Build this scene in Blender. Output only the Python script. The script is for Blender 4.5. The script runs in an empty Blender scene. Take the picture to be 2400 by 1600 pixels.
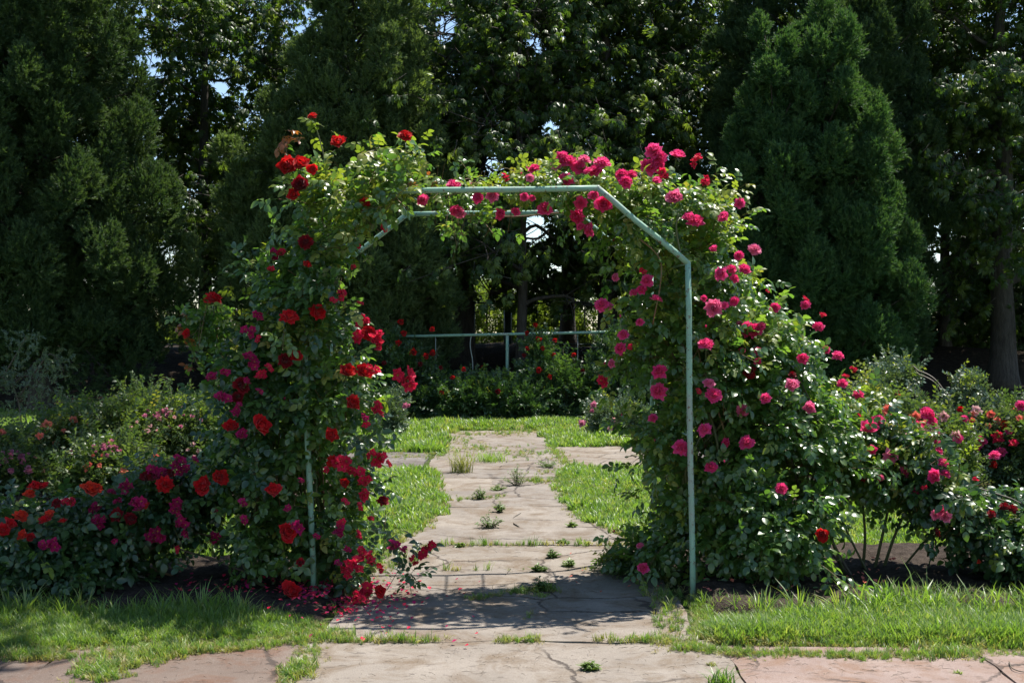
import bpy, math, random
import numpy as np
from mathutils import Matrix, Vector

SC = bpy.context.scene
COL = SC.collection
rnd = random.Random(7)
rng = np.random.default_rng(11)

# ---------------------------------------------------------------- camera, sky, sun, exposure
F, HC, HZ = 2860.0, 1.5, 780.0          # focal length in pixels of a 2400 px wide picture, camera height, horizon row
cam_d = bpy.data.cameras.new('camera'); cam = bpy.data.objects.new('camera', cam_d); COL.objects.link(cam)
cam.location = (0, 0, HC); cam.rotation_euler = (math.radians(90), 0, 0)
cam_d.sensor_width = 36; cam_d.lens = 36 * F / 2400; cam_d.shift_y = -(800 - HZ) / 2400
cam_d.clip_end = 6000; cam_d.clip_start = 0.05
SC.camera = cam

SUN = Vector((0.36, 0.30, 1.0)).normalized()
SUN_EL = math.asin(SUN.z); SUN_AZ = math.atan2(SUN.x, SUN.y)
world = bpy.data.worlds.new('World'); SC.world = world; world.use_nodes = True
wn = world.node_tree.nodes; wl = world.node_tree.links; wn.clear()
sky = wn.new('ShaderNodeTexSky'); sky.sky_type = 'NISHITA'; sky.sun_disc = False
sky.sun_elevation = SUN_EL; sky.sun_rotation = SUN_AZ
sky.air_density = 1.0; sky.dust_density = 0.15; sky.ozone_density = 1.5
bg = wn.new('ShaderNodeBackground'); bg.inputs['Strength'].default_value = 0.10
wo = wn.new('ShaderNodeOutputWorld')
wl.new(sky.outputs[0], bg.inputs[0]); wl.new(bg.outputs[0], wo.inputs[0])
sun_d = bpy.data.lights.new('sun', 'SUN'); sun = bpy.data.objects.new('sun', sun_d); COL.objects.link(sun)
sun_d.energy = 5.0; sun_d.angle = math.radians(0.53); sun_d.color = (1.0, 0.95, 0.87)
sun.rotation_euler = SUN.to_track_quat('Z', 'Y').to_euler(); sun.location = (3, 4, 12)
SC.view_settings.view_transform = 'Standard'; SC.view_settings.look = 'None'
SC.view_settings.exposure = 0.95; SC.view_settings.gamma = 1.0; SC.view_settings.use_curve_mapping = False
SC.cycles.max_bounces = 10; SC.cycles.diffuse_bounces = 5; SC.cycles.glossy_bounces = 2
SC.cycles.transmission_bounces = 5; SC.cycles.transparent_max_bounces = 4
SC.cycles.use_denoising = True; SC.cycles.sample_clamp_indirect = 5.0
SC.cycles.caustics_reflective = False; SC.cycles.caustics_refractive = False

# ---------------------------------------------------------------- helpers
def U(px, py, d):                       # a point of the picture at a distance, as a place in the garden
    return np.array([(px - 1200) / F * d, d, HC - (py - HZ) / F * d])
def GD(py): return HC * F / (py - HZ)
def G(px, py):
    d = GD(py); return np.array([(px - 1200) / F * d, d, 0.0])

def _h(ix, iy, iz, s):
    n = (ix.astype(np.int64) * 374761393 + iy.astype(np.int64) * 668265263 + iz.astype(np.int64) * 2147483647 + s * 974634777) & 0xffffffff
    n = ((n ^ (n >> 13)) * 1274126177) & 0xffffffff
    return ((n ^ (n >> 16)) & 0xffff) / 65535.0
def noise(p, f, s=0):                   # value noise 0..1 at (n,3) points
    q = np.asarray(p, float) * f; i = np.floor(q); t = q - i; t = t * t * (3 - 2 * t); i = i.astype(np.int64)
    r = 0
    for a in (0, 1):
        for b in (0, 1):
            for c in (0, 1):
                w = (t[:, 0] if a else 1 - t[:, 0]) * (t[:, 1] if b else 1 - t[:, 1]) * (t[:, 2] if c else 1 - t[:, 2])
                r = r + w * _h(i[:, 0] + a, i[:, 1] + b, i[:, 2] + c, s)
    return r
def unit(v):
    v = np.asarray(v, float); return v / np.maximum(np.linalg.norm(v, axis=-1, keepdims=True), 1e-9)
def frames(y, z):                       # euler angles of frames whose Y is y and whose Z is as near z as it can be
    Y = unit(y); X = unit(np.cross(Y, z)); Z = np.cross(X, Y)
    return np.stack([np.arctan2(Y[:, 2], Z[:, 2]), np.arcsin(np.clip(-X[:, 2], -1, 1)), np.arctan2(X[:, 1], X[:, 0])], 1)

class MB:
    def __init__(s): s.v = []; s.f = []; s.m = []; s.n = 0
    def add(s, V, Fc, mi=0):
        s.v.extend([tuple(map(float, p)) for p in V]); s.f.extend([tuple(i + s.n for i in f) for f in Fc])
        s.m.extend([mi] * len(Fc)); s.n += len(V)
    def tube(s, P, R, k=6, mi=0, cap=True):
        P = np.asarray(P, float); n = len(P); R = np.full(n, R) if np.isscalar(R) else np.asarray(R, float)
        T = np.gradient(P, axis=0); T = unit(T)
        ref = np.array([0.31, 0.2, 0.93]) if abs(T[0][2]) < .9 else np.array([1., 0.1, 0])
        X = unit(np.cross(T, ref)); Y = np.cross(T, X)
        a = np.arange(k) * 2 * math.pi / k
        V = (P[:, None, :] + R[:, None, None] * (np.cos(a)[None, :, None] * X[:, None, :] + np.sin(a)[None, :, None] * Y[:, None, :])).reshape(-1, 3)
        Fc = [(i * k + j, i * k + (j + 1) % k, (i + 1) * k + (j + 1) % k, (i + 1) * k + j) for i in range(n - 1) for j in range(k)]
        if cap: Fc += [tuple(range(k))[::-1], tuple((n - 1) * k + j for j in range(k))]
        s.add(V, Fc, mi)
    def mesh(s, name, mats, smooth=True):
        me = bpy.data.meshes.new(name); me.from_pydata(s.v, [], s.f)
        for m in (mats if isinstance(mats, (list, tuple)) else [mats]): me.materials.append(m)
        me.polygons.foreach_set('material_index', s.m)
        if smooth: me.polygons.foreach_set('use_smooth', [True] * len(s.f))
        me.update(); return me

def link(name, data, parent=None, loc=None, kind=None, label=None, cat=None, group=None):
    o = bpy.data.objects.new(name, data); COL.objects.link(o)
    if loc is not None: o.location = loc
    if parent is not None:
        o.parent = parent; o.matrix_parent_inverse = Matrix.Translation(-Vector(parent.location))
    if kind: o['kind'] = kind
    if label: o['label'] = label
    if cat: o['category'] = cat
    if group: o['group'] = group
    return o
def thing(name, loc, label, cat, group=None):
    o = link(name, None, None, Vector(loc), None, label, cat, group); o.empty_display_size = .1; return o

_gn = {}
def gn_tree(protos):
    key = tuple(p.name for p in protos)
    if key in _gn: return _gn[key]
    t = bpy.data.node_groups.new('scatter', 'GeometryNodeTree')
    t.interface.new_socket('Geometry', in_out='INPUT', socket_type='NodeSocketGeometry')
    t.interface.new_socket('Geometry', in_out='OUTPUT', socket_type='NodeSocketGeometry')
    N = t.nodes; L = t.links; gi = N.new('NodeGroupInput'); go = N.new('NodeGroupOutput')
    ip = N.new('GeometryNodeInstanceOnPoints')
    def attr(nm, ty):
        a = N.new('GeometryNodeInputNamedAttribute'); a.data_type = ty; a.inputs['Name'].default_value = nm
        return [o for o in a.outputs if o.enabled and o.name == 'Attribute'][0]
    jn = N.new('GeometryNodeJoinGeometry')
    for p in reversed(protos):
        oi = N.new('GeometryNodeObjectInfo'); oi.inputs['Object'].default_value = p; oi.inputs['As Instance'].default_value = False
        gi2 = N.new('GeometryNodeGeometryToInstance'); L.new(oi.outputs['Geometry'], gi2.inputs[0]); L.new(gi2.outputs[0], jn.inputs[0])
    L.new(gi.outputs[0], ip.inputs['Points']); L.new(jn.outputs[0], ip.inputs['Instance'])
    ip.inputs['Pick Instance'].default_value = True
    L.new(attr('idx', 'INT'), ip.inputs['Instance Index'])
    e = N.new('FunctionNodeEulerToRotation'); L.new(attr('rot', 'FLOAT_VECTOR'), e.inputs[0]); L.new(e.outputs[0], ip.inputs['Rotation'])
    L.new(attr('scl', 'FLOAT'), ip.inputs['Scale']); L.new(ip.outputs[0], go.inputs[0])
    _gn[key] = t; return t
def scatter(name, P, rot, scl, protos, idx=None, parent=None, kind='stuff', **kw):
    n = len(P); me = bpy.data.meshes.new(name); me.vertices.add(n)
    me.vertices.foreach_set('co', np.asarray(P, np.float32).ravel())
    me.attributes.new('rot', 'FLOAT_VECTOR', 'POINT').data.foreach_set('vector', np.asarray(rot, np.float32).ravel())
    me.attributes.new('scl', 'FLOAT', 'POINT').data.foreach_set('value', np.asarray(scl, np.float32))
    if idx is None: idx = rng.integers(0, len(protos), n)
    me.attributes.new('idx', 'INT', 'POINT').data.foreach_set('value', np.asarray(idx, np.int32))
    for p in protos:
        for m in p.data.materials:
            if m.name not in me.materials: me.materials.append(m)
    o = link(name, me, parent, None, kind, **kw)
    md = o.modifiers.new('scatter', 'NODES'); md.node_group = gn_tree(protos)
    return o

# ---------------------------------------------------------------- materials
def nodes(name):
    m = bpy.data.materials.new(name); m.use_nodes = True; t = m.node_tree
    b = t.nodes['Principled BSDF']; return m, t, b, t.nodes['Material Output']
def ramp(t, src, stops):
    r = t.nodes.new('ShaderNodeValToRGB'); e = r.color_ramp.elements
    while len(e) > 1: e.remove(e[-1])
    e[0].position = stops[0][0]; e[0].color = (*stops[0][1], 1)
    for p, c in stops[1:]:
        x = e.new(p); x.color = (*c, 1)
    t.links.new(src, r.inputs[0]); return r.outputs[0]
def tnoise(t, scale, detail=4, rough=.6, vec=None, dist=0):
    n = t.nodes.new('ShaderNodeTexNoise'); n.inputs['Scale'].default_value = scale; n.inputs['Detail'].default_value = detail
    n.inputs['Roughness'].default_value = rough; n.inputs['Distortion'].default_value = dist
    if vec is None:
        g = t.nodes.new('ShaderNodeNewGeometry'); vec = g.outputs['Position']
    t.links.new(vec, n.inputs['Vector']); return n.outputs['Fac']
def mixc(t, fac, a, b, mode='MIX'):
    m = t.nodes.new('ShaderNodeMix'); m.data_type = 'RGBA'; m.blend_type = mode
    for s, v in ((m.inputs[0], fac), (m.inputs[6], a), (m.inputs[7], b)):
        if hasattr(v, 'is_linked') or isinstance(v, bpy.types.NodeSocket): t.links.new(v, s)
        elif isinstance(v, tuple): s.default_value = (*v, 1)
        else: s.default_value = v
    return m.outputs[2]
def math_(t, op, a, b=None, clamp=False):
    m = t.nodes.new('ShaderNodeMath'); m.operation = op; m.use_clamp = clamp
    for s, v in ((m.inputs[0], a), (m.inputs[1], b)):
        if v is None: continue
        if isinstance(v, bpy.types.NodeSocket): t.links.new(v, s)
        else: s.default_value = v
    return m.outputs[0]
def bump(t, b, h, strength, dist=.01):
    n = t.nodes.new('ShaderNodeBump'); n.inputs['Strength'].default_value = strength; n.inputs['Distance'].default_value = dist
    t.links.new(h, n.inputs['Height']); t.links.new(n.outputs[0], b.inputs['Normal'])

def leaf_mat(name, stops, rough=.4, spec=.5, transl=.3, tcol=None, fine=None):
    m, t, b, out = nodes(name)
    oi = t.nodes.new('ShaderNodeObjectInfo')
    n = tnoise(t, 3.5, 2)
    f = math_(t, 'ADD', math_(t, 'MULTIPLY', oi.outputs['Random'], .65), math_(t, 'MULTIPLY', n, .5))
    if fine: f = math_(t, 'ADD', f, math_(t, 'MULTIPLY', math_(t, 'SUBTRACT', tnoise(t, fine, 2), .5), .9))
    c = ramp(t, f, stops)
    t.links.new(c, b.inputs['Base Color'])
    b.inputs['Roughness'].default_value = rough; b.inputs['Specular IOR Level'].default_value = spec
    tr = t.nodes.new('ShaderNodeBsdfTranslucent'); tc = mixc(t, 1.0, c, tcol or (2.1, 2.2, .8), 'MULTIPLY'); t.links.new(tc, tr.inputs[0])
    mx = t.nodes.new('ShaderNodeMixShader'); mx.inputs[0].default_value = transl
    t.links.new(b.outputs[0], mx.inputs[1]); t.links.new(tr.outputs[0], mx.inputs[2]); t.links.new(mx.outputs[0], out.inputs[0])
    return m
M = {}
M['rose_leaf'] = leaf_mat('rose_leaf', [(.1, (.038, .09, .026)), (.5, (.072, .148, .036)), (.95, (.125, .195, .045))], .3, .9, .45)
M['rose_leaf_dark'] = leaf_mat('rose_leaf_dark', [(.1, (.018, .05, .02)), (.5, (.035, .08, .028)), (.95, (.07, .13, .036))], .34, .7, .32)
M['young_leaf'] = leaf_mat('young_leaf', [(.1, (.11, .17, .03)), (.6, (.17, .22, .04)), (.85, (.2, .22, .05)), (1, (.22, .17, .05))], .42, .4, .38)
M['bronze_leaf'] = leaf_mat('bronze_leaf', [(.1, (.16, .1, .03)), (.5, (.24, .07, .035)), (1, (.3, .12, .03))], .4, .5, .3)
M['shrub_leaf'] = leaf_mat('shrub_leaf', [(.1, (.042, .075, .028)), (.5, (.066, .108, .038)), (1, (.11, .145, .055))], .45, .5, .35)
M['hedge_leaf'] = leaf_mat('hedge_leaf', [(.1, (.022, .055, .02)), (.5, (.042, .09, .03)), (1, (.075, .13, .04))], .4, .6, .3)
M['lime_leaf'] = leaf_mat('lime_leaf', [(.1, (.08, .14, .03)), (1, (.16, .2, .05))], .5, .3, .35)
M['grey_leaf'] = leaf_mat('grey_leaf', [(.1, (.06, .1, .06)), (1, (.12, .17, .1))], .4, .5, .2)
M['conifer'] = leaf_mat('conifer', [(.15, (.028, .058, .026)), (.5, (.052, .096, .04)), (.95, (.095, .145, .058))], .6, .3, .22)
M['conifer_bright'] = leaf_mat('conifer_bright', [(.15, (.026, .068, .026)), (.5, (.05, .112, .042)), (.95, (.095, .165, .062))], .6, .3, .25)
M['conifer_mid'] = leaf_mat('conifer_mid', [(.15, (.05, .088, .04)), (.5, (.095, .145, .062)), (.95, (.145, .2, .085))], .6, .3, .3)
M['chestnut'] = leaf_mat('chestnut', [(.1, (.024, .055, .013)), (.5, (.046, .09, .02)), (1, (.15, .2, .05))], .42, .5, .42)
M['grass'] = leaf_mat('grass', [(.1, (.085, .16, .035)), (.5, (.13, .22, .05)), (.8, (.19, .26, .07)), (1, (.3, .29, .14))], .42, .5, .38)
M['dry_grass'] = leaf_mat('dry_grass', [(.1, (.13, .16, .04)), (.5, (.24, .24, .09)), (1, (.36, .31, .17))], .5, .3, .28)
M['weed'] = leaf_mat('weed', [(.1, (.07, .13, .03)), (1, (.13, .19, .05))], .45, .4, .25)

def petal_mat(name, a, b_, transl=.45):
    m, t, b, out = nodes(name)
    oi = t.nodes.new('ShaderNodeObjectInfo'); n = tnoise(t, 45, 2)
    f = math_(t, 'ADD', math_(t, 'MULTIPLY', oi.outputs['Random'], .5), math_(t, 'MULTIPLY', n, .6))
    c = ramp(t, f, [(.1, a), (.95, b_)])
    t.links.new(c, b.inputs['Base Color']); b.inputs['Roughness'].default_value = .55; b.inputs['Specular IOR Level'].default_value = .25
    b.inputs['Sheen Weight'].default_value = .15
    tr = t.nodes.new('ShaderNodeBsdfTranslucent'); t.links.new(c, tr.inputs[0])
    mx = t.nodes.new('ShaderNodeMixShader'); mx.inputs[0].default_value = transl
    t.links.new(b.outputs[0], mx.inputs[1]); t.links.new(tr.outputs[0], mx.inputs[2]); t.links.new(mx.outputs[0], out.inputs[0])
    return m
P_ = {}
P_['pink'] = petal_mat('pink_petal', (.8, .02, .17), (.9, .12, .36))
P_['fadedpink'] = petal_mat('faded_pink_petal', (.8, .13, .3), (.88, .28, .45))
P_['red'] = petal_mat('red_petal', (.45, .004, .008), (.68, .02, .018))
P_['scarlet'] = petal_mat('scarlet_petal', (.6, .005, .012), (.78, .018, .028))
P_['orange'] = petal_mat('orange_petal', (.72, .03, .015), (.85, .09, .035))
P_['magenta'] = petal_mat('magenta_petal', (.36, .004, .075), (.6, .02, .17))
P_['rosered'] = petal_mat('rosered_petal', (.6, .008, .04), (.8, .03, .11))
P_['darkred'] = petal_mat('darkred_petal', (.17, .003, .008), (.32, .006, .015))
P_['coral'] = petal_mat('coral_petal', (.75, .12, .09), (.85, .3, .2))
P_['blush'] = petal_mat('blush_petal', (.75, .35, .36), (.85, .58, .56))
P_['mauve'] = petal_mat('mauve_petal', (.55, .12, .24), (.7, .3, .4))
P_['stamen'] = petal_mat('stamen', (.6, .35, .04), (.75, .5, .1))

def simple(name, col, rough=.6, spec=.4):
    m, t, b, o = nodes(name); b.inputs['Base Color'].default_value = (*col, 1); b.inputs['Roughness'].default_value = rough
    b.inputs['Specular IOR Level'].default_value = spec; return m
def stem_mat(name, a, b_):
    m, t, b, o = nodes(name); c = ramp(t, tnoise(t, 9, 4), [(.3, a), (.7, b_)]); t.links.new(c, b.inputs['Base Color']); b.inputs['Roughness'].default_value = .6
    bump(t, b, tnoise(t, 120, 3), .3, .002); return m
M['cane'] = stem_mat('green_cane', (.05, .07, .02), (.12, .12, .045))
M['cane_red'] = stem_mat('reddish_cane', (.16, .06, .03), (.14, .12, .04))
M['cane_old'] = stem_mat('old_cane', (.06, .045, .03), (.13, .1, .065))
m, t, b, o = nodes('bark'); g = t.nodes.new('ShaderNodeNewGeometry'); mp = t.nodes.new('ShaderNodeMapping'); mp.inputs['Scale'].default_value = (9, 9, 1.6)
t.links.new(g.outputs['Position'], mp.inputs[0]); nn = tnoise(t, 2.2, 6, .7, mp.outputs[0])
t.links.new(ramp(t, nn, [(.3, (.028, .022, .017)), (.55, (.075, .063, .05)), (.8, (.13, .115, .095))]), b.inputs['Base Color']); b.inputs['Roughness'].default_value = .9
bump(t, b, nn, 1, .03); M['bark'] = m

def concrete(name, a, b_, stain, dark=(.12, .1, .085)):
    m, t, b, o = nodes(name); b.inputs['Roughness'].default_value = .88; b.inputs['Specular IOR Level'].default_value = .25
    oi = t.nodes.new('ShaderNodeObjectInfo')
    c = ramp(t, tnoise(t, 1.7, 5, .65), [(.3, a), (.7, b_)])
    c = mixc(t, ramp(t, tnoise(t, 3.1, 6, .72, dist=.6), [(.46, (0, 0, 0)), (.62, (1, 1, 1))]), c, stain)
    # dark flecks stretched along the slab, fine aggregate grains, dirt
    g = t.nodes.new('ShaderNodeNewGeometry'); mp = t.nodes.new('ShaderNodeMapping'); mp.inputs['Scale'].default_value = (7, 16, 8)
    t.links.new(g.outputs['Position'], mp.inputs[0])
    c = mixc(t, math_(t, 'MULTIPLY', ramp(t, tnoise(t, 1.3, 5, .75, mp.outputs[0]), [(.57, (0, 0, 0)), (.64, (1, 1, 1))]), .7), c, dark)
    gr = tnoise(t, 210, 2, .6)
    c = mixc(t, math_(t, 'MULTIPLY', ramp(t, gr, [(.33, (1, 1, 1)), (.45, (0, 0, 0))]), .5), c, dark)
    c = mixc(t, math_(t, 'MULTIPLY', ramp(t, gr, [(.6, (0, 0, 0)), (.7, (1, 1, 1))]), .35), c, (.42, .39, .36))
    vo = t.nodes.new('ShaderNodeTexVoronoi'); vo.feature = 'DISTANCE_TO_EDGE'; vo.inputs['Scale'].default_value = 1.15
    wv = t.nodes.new('ShaderNodeTexNoise'); wv.inputs['Scale'].default_value = 3.2; wv.inputs['Detail'].default_value = 7; wv.inputs['Roughness'].default_value = .7
    t.links.new(g.outputs['Position'], wv.inputs['Vector'])
    ad = mixc(t, .16, g.outputs['Position'], wv.outputs['Color']); t.links.new(ad, vo.inputs['Vector'])
    crack = ramp(t, vo.outputs['Distance'], [(0, (1, 1, 1)), (.005, (1, 1, 1)), (.011, (0, 0, 0))])
    crm = math_(t, 'MULTIPLY', crack, ramp(t, tnoise(t, .9, 2), [(.4, (0, 0, 0)), (.5, (1, 1, 1))]))
    c = mixc(t, math_(t, 'MULTIPLY', crm, .85), c, (.05, .04, .035))
    v = mixc(t, 1.0, c, ramp(t, oi.outputs['Random'], [(0, (.88, .88, .9)), (1, (1.05, 1.03, 1.0))]), 'MULTIPLY')
    t.links.new(v, b.inputs['Base Color'])
    hh = math_(t, 'SUBTRACT', math_(t, 'ADD', math_(t, 'MULTIPLY', gr, .25), math_(t, 'MULTIPLY', tnoise(t, 14, 4), .5)), math_(t, 'MULTIPLY', crm, 2.0))
    bump(t, b, hh, .55, .006)
    return m
M['concrete'] = concrete('concrete', (.175, .152, .13), (.265, .235, .203), (.15, .115, .083), (.085, .07, .06))
M['concrete_brown'] = concrete('brown_concrete', (.115, .085, .07), (.165, .13, .11), (.13, .075, .052), (.07, .05, .04))
M['concrete_pink'] = concrete('pink_concrete', (.2, .145, .125), (.275, .215, .19), (.19, .12, .085), (.09, .06, .045))
M['asphalt'] = concrete('worn_asphalt', (.14, .122, .112), (.21, .19, .175), (.1, .085, .07), (.06, .05, .045))
def soil(name, a, b_, c_):
    m, t, b, o = nodes(name); n = tnoise(t, 22, 6, .75)
    t.links.new(ramp(t, n, [(.35, a), (.55, b_), (.75, c_)]), b.inputs['Base Color']); b.inputs['Roughness'].default_value = .95; b.inputs['Specular IOR Level'].default_value = .15
    bump(t, b, math_(t, 'ADD', n, tnoise(t, 90, 4)), .9, .02); return m
M['soil'] = soil('soil', (.03, .022, .017), (.06, .045, .035), (.12, .095, .075))
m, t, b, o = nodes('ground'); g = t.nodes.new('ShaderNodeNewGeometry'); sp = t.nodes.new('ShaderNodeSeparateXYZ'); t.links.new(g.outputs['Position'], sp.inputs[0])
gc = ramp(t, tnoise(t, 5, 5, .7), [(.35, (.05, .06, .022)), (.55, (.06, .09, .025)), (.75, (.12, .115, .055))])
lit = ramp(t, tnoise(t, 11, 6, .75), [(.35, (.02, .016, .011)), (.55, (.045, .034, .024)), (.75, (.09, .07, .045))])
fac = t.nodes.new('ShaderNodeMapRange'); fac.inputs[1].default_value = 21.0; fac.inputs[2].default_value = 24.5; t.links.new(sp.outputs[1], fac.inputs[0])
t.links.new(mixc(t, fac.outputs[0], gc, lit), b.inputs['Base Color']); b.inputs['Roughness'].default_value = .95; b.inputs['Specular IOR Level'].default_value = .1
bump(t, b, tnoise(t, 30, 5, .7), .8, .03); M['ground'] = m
m, t, b, o = nodes('mint_paint')
c = ramp(t, tnoise(t, 6, 4), [(.3, (.17, .33, .24)), (.7, (.27, .44, .33))])
rust = ramp(t, tnoise(t, 38, 5, .75), [(.57, (0, 0, 0)), (.62, (1, 1, 1))])
grey = ramp(t, tnoise(t, 2.5, 5, .7), [(.52, (0, 0, 0)), (.66, (1, 1, 1))])
c = mixc(t, math_(t, 'MULTIPLY', grey, .6), c, (.3, .29, .27)); c = mixc(t, rust, c, (.13, .06, .035))
g_ = t.nodes.new('ShaderNodeNewGeometry'); s_ = t.nodes.new('ShaderNodeSeparateXYZ'); t.links.new(g_.outputs['Position'], s_.inputs[0])
foot = math_(t, 'MULTIPLY', ramp(t, s_.outputs[2], [(.02, (.7, .7, .7)), (.14, (0, 0, 0))]), ramp(t, tnoise(t, 17, 4), [(.35, (0, 0, 0)), (.6, (1, 1, 1))])); c = mixc(t, foot, c, (.16, .13, .1))
t.links.new(c, b.inputs['Base Color']); b.inputs['Roughness'].default_value = .55; bump(t, b, tnoise(t, 60, 4), .35, .002); M['mint'] = m
M['fence_green'] = simple('fence_green', (.012, .04, .035), .5)
M['wire'] = simple('wire_green', (.1, .16, .13), .5)
M['steel'] = simple('weathered_steel', (.3, .33, .3), .5)
M['sepal'] = simple('sepal', (.07, .12, .03), .5)

# ---------------------------------------------------------------- small shapes: leaves, sprigs, blooms
def proto(name, me):
    o = bpy.data.objects.new(name, me); return o     # never linked: only its mesh is scattered
def leaflet(mb, o, d, n, L, W, fold=.25, droop=.25, mi=0, simple_=False):
    d = unit(np.array(d)); x = unit(np.cross(d, n)); n = np.cross(x, d)
    T = [0, .28, .58, .84, 1] if not simple_ else [0, .45, 1]
    Wd = [0, .42, .5, .3, 0] if not simple_ else [0, .5, 0]
    V = []; mid = []; Lf = []; Rt = []
    for t_, w in zip(T, Wd):
        c = np.array(o) + d * L * t_ - n * droop * L * t_ * t_
        mid.append(len(V)); V.append(c)
        if w > 0:
            Lf.append(len(V)); V.append(c - x * w * W + n * fold * w * W); Rt.append(len(V)); V.append(c + x * w * W + n * fold * w * W)
        else: Lf.append(mid[-1]); Rt.append(mid[-1])
    Fc = []
    for i in range(len(T) - 1):
        for S, fl in ((Lf, False), (Rt, True)):
            q = [mid[i], mid[i + 1], S[i + 1], S[i]]; q2 = []
            for k in q:
                if k not in q2: q2.append(k)
            if len(q2) > 2: Fc.append(tuple(q2[::-1] if fl else q2))
    mb.add(V, Fc, mi)
def rose_leaf_mesh(name, mat, seed, droop=.3, s=1.0, stem=None):
    r = np.random.default_rng(seed); mb = MB()
    L = .085 * s
    rach = [np.array([0, L * t_, -droop * .35 * L * t_ * t_ * 1.0]) for t_ in (0, .5, 1)]
    mb.tube(rach, [.0013, .001, .0008], 3, 0, False)
    def at(t_): return np.array([0, L * t_, -droop * .35 * L * t_ * t_])
    for t_, ls in ((.42, .85), (.8, 1.0)):
        for sg in (-1, 1):
            a = r.uniform(.85, 1.25); z = r.uniform(-.35, .15)
            leaflet(mb, at(t_), [sg * math.sin(a), math.cos(a), z], [r.uniform(-.25, .25), r.uniform(-.2, .2), 1], .042 * s * ls * r.uniform(.85, 1.1), .03 * s * ls, r.uniform(.15, .5), droop + r.uniform(-.1, .2))
    leaflet(mb, at(1), [r.uniform(-.2, .2), 1, -.2], [r.uniform(-.2, .2), 0, 1], .052 * s, .036 * s, r.uniform(.15, .45), droop)
    return mb.mesh(name, mat)
LEAF = [rose_leaf_mesh('rose_leaf', M['rose_leaf'], i, dr) for i, dr in enumerate((.2, .4, .6, .1))]
LEAFD = [rose_leaf_mesh('dark_rose_leaf', M['rose_leaf_dark'], 20 + i, dr) for i, dr in enumerate((.2, .4, .6, .1))]
LEAFY = [rose_leaf_mesh('young_rose_leaf', M['young_leaf'], 40 + i, dr, .9) for i, dr in enumerate((.2, .5))]
LEAFB = [rose_leaf_mesh('bronze_rose_leaf', M['bronze_leaf'], 60, .4, .8)]
PR_ROSE = [proto('p', me) for me in LEAF + LEAFY]; PR_DARK = [proto('p', me) for me in LEAFD + LEAFY]
for i, p in enumerate(PR_ROSE): p.name = 'proto_rose_%d' % i
for i, p in enumerate(PR_DARK): p.name = 'proto_dark_%d' % i

def sprig_mesh(name, mat, seed, n=9, L=.16, l=.035, w=.02, spread=1.0, stemmat=None):
    r = np.random.default_rng(seed); mb = MB()
    mb.tube([(0, 0, 0), (0, L * .5, .01), (0, L, 0)], [.002, .0015, .001], 3, 1, False)
    for i in range(n):
        t_ = (i + .7) / n; a = (i % 2 * 2 - 1) * r.uniform(.5, 1.3) * spread
        leaflet(mb, (0, L * t_, 0), [math.sin(a), math.cos(a), r.uniform(-.5, .5)], [r.uniform(-.6, .6), r.uniform(-.4, .4), 1], l * r.uniform(.7, 1.2), w, .3, .3, 0, True)
    return mb.mesh(name, [mat, stemmat or M['cane']])
def sprigs(key, mat, k=3, **kw):
    L = [proto('proto_%s_%d' % (key, i), sprig_mesh(key, mat, 100 + i, **kw)) for i in range(k)]; return L
PR_SHRUB = sprigs('shrub_sprig', M['shrub_leaf'], n=11, L=.17, l=.042, w=.024)
PR_HEDGE = sprigs('hedge_sprig', M['hedge_leaf'], n=13, L=.22, l=.06, w=.036)
PR_LIME = sprigs('lime_sprig', M['lime_leaf'], n=11, L=.3, l=.09, w=.055)
PR_GREY = sprigs('grey_sprig', M['grey_leaf'], n=11, L=.15, l=.04, w=.024)
PR_GROW = sprigs('young_sprig', M['young_leaf'], n=8, L=.14, l=.04, w=.022)
# conifer plume: fine scale-leaved twigs branching from an axis
def plume_mesh(name, mat, seed):
    r = np.random.default_rng(seed); mb = MB(); L = .26
    for i in range(30):
        t_ = r.uniform(.02, 1); a = r.uniform(0, 2 * math.pi); sp = .75 * (1 - .5 * t_)
        o = np.array([0, L * t_ * .75, 0]); d = unit(np.array([math.cos(a) * sp, 1, math.sin(a) * sp]))
        l = r.uniform(.05, .1); x = unit(np.cross(d, r.normal(size=3))) * .0085
        o = o + d * .005; bnd = r.normal(size=3) * .012
        V = [o - x * .6, o + x * .6, o + d * l * .5 + x + bnd, o + d * l * .5 - x + bnd, o + d * l + bnd * 2]
        mb.add(V, [(0, 1, 2, 3), (3, 2, 4)], 0)
    return mb.mesh(name, mat)
PR_CON = [proto('proto_plume_%d' % i, plume_mesh('plume', M['conifer'], i)) for i in range(4)]
PR_CONB = [proto('proto_bplume_%d' % i, plume_mesh('bright_plume', M['conifer_bright'], i)) for i in range(4)]
PR_CONM = [proto('proto_mplume_%d' % i, plume_mesh('mid_plume', M['conifer_mid'], i)) for i in range(4)]
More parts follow.
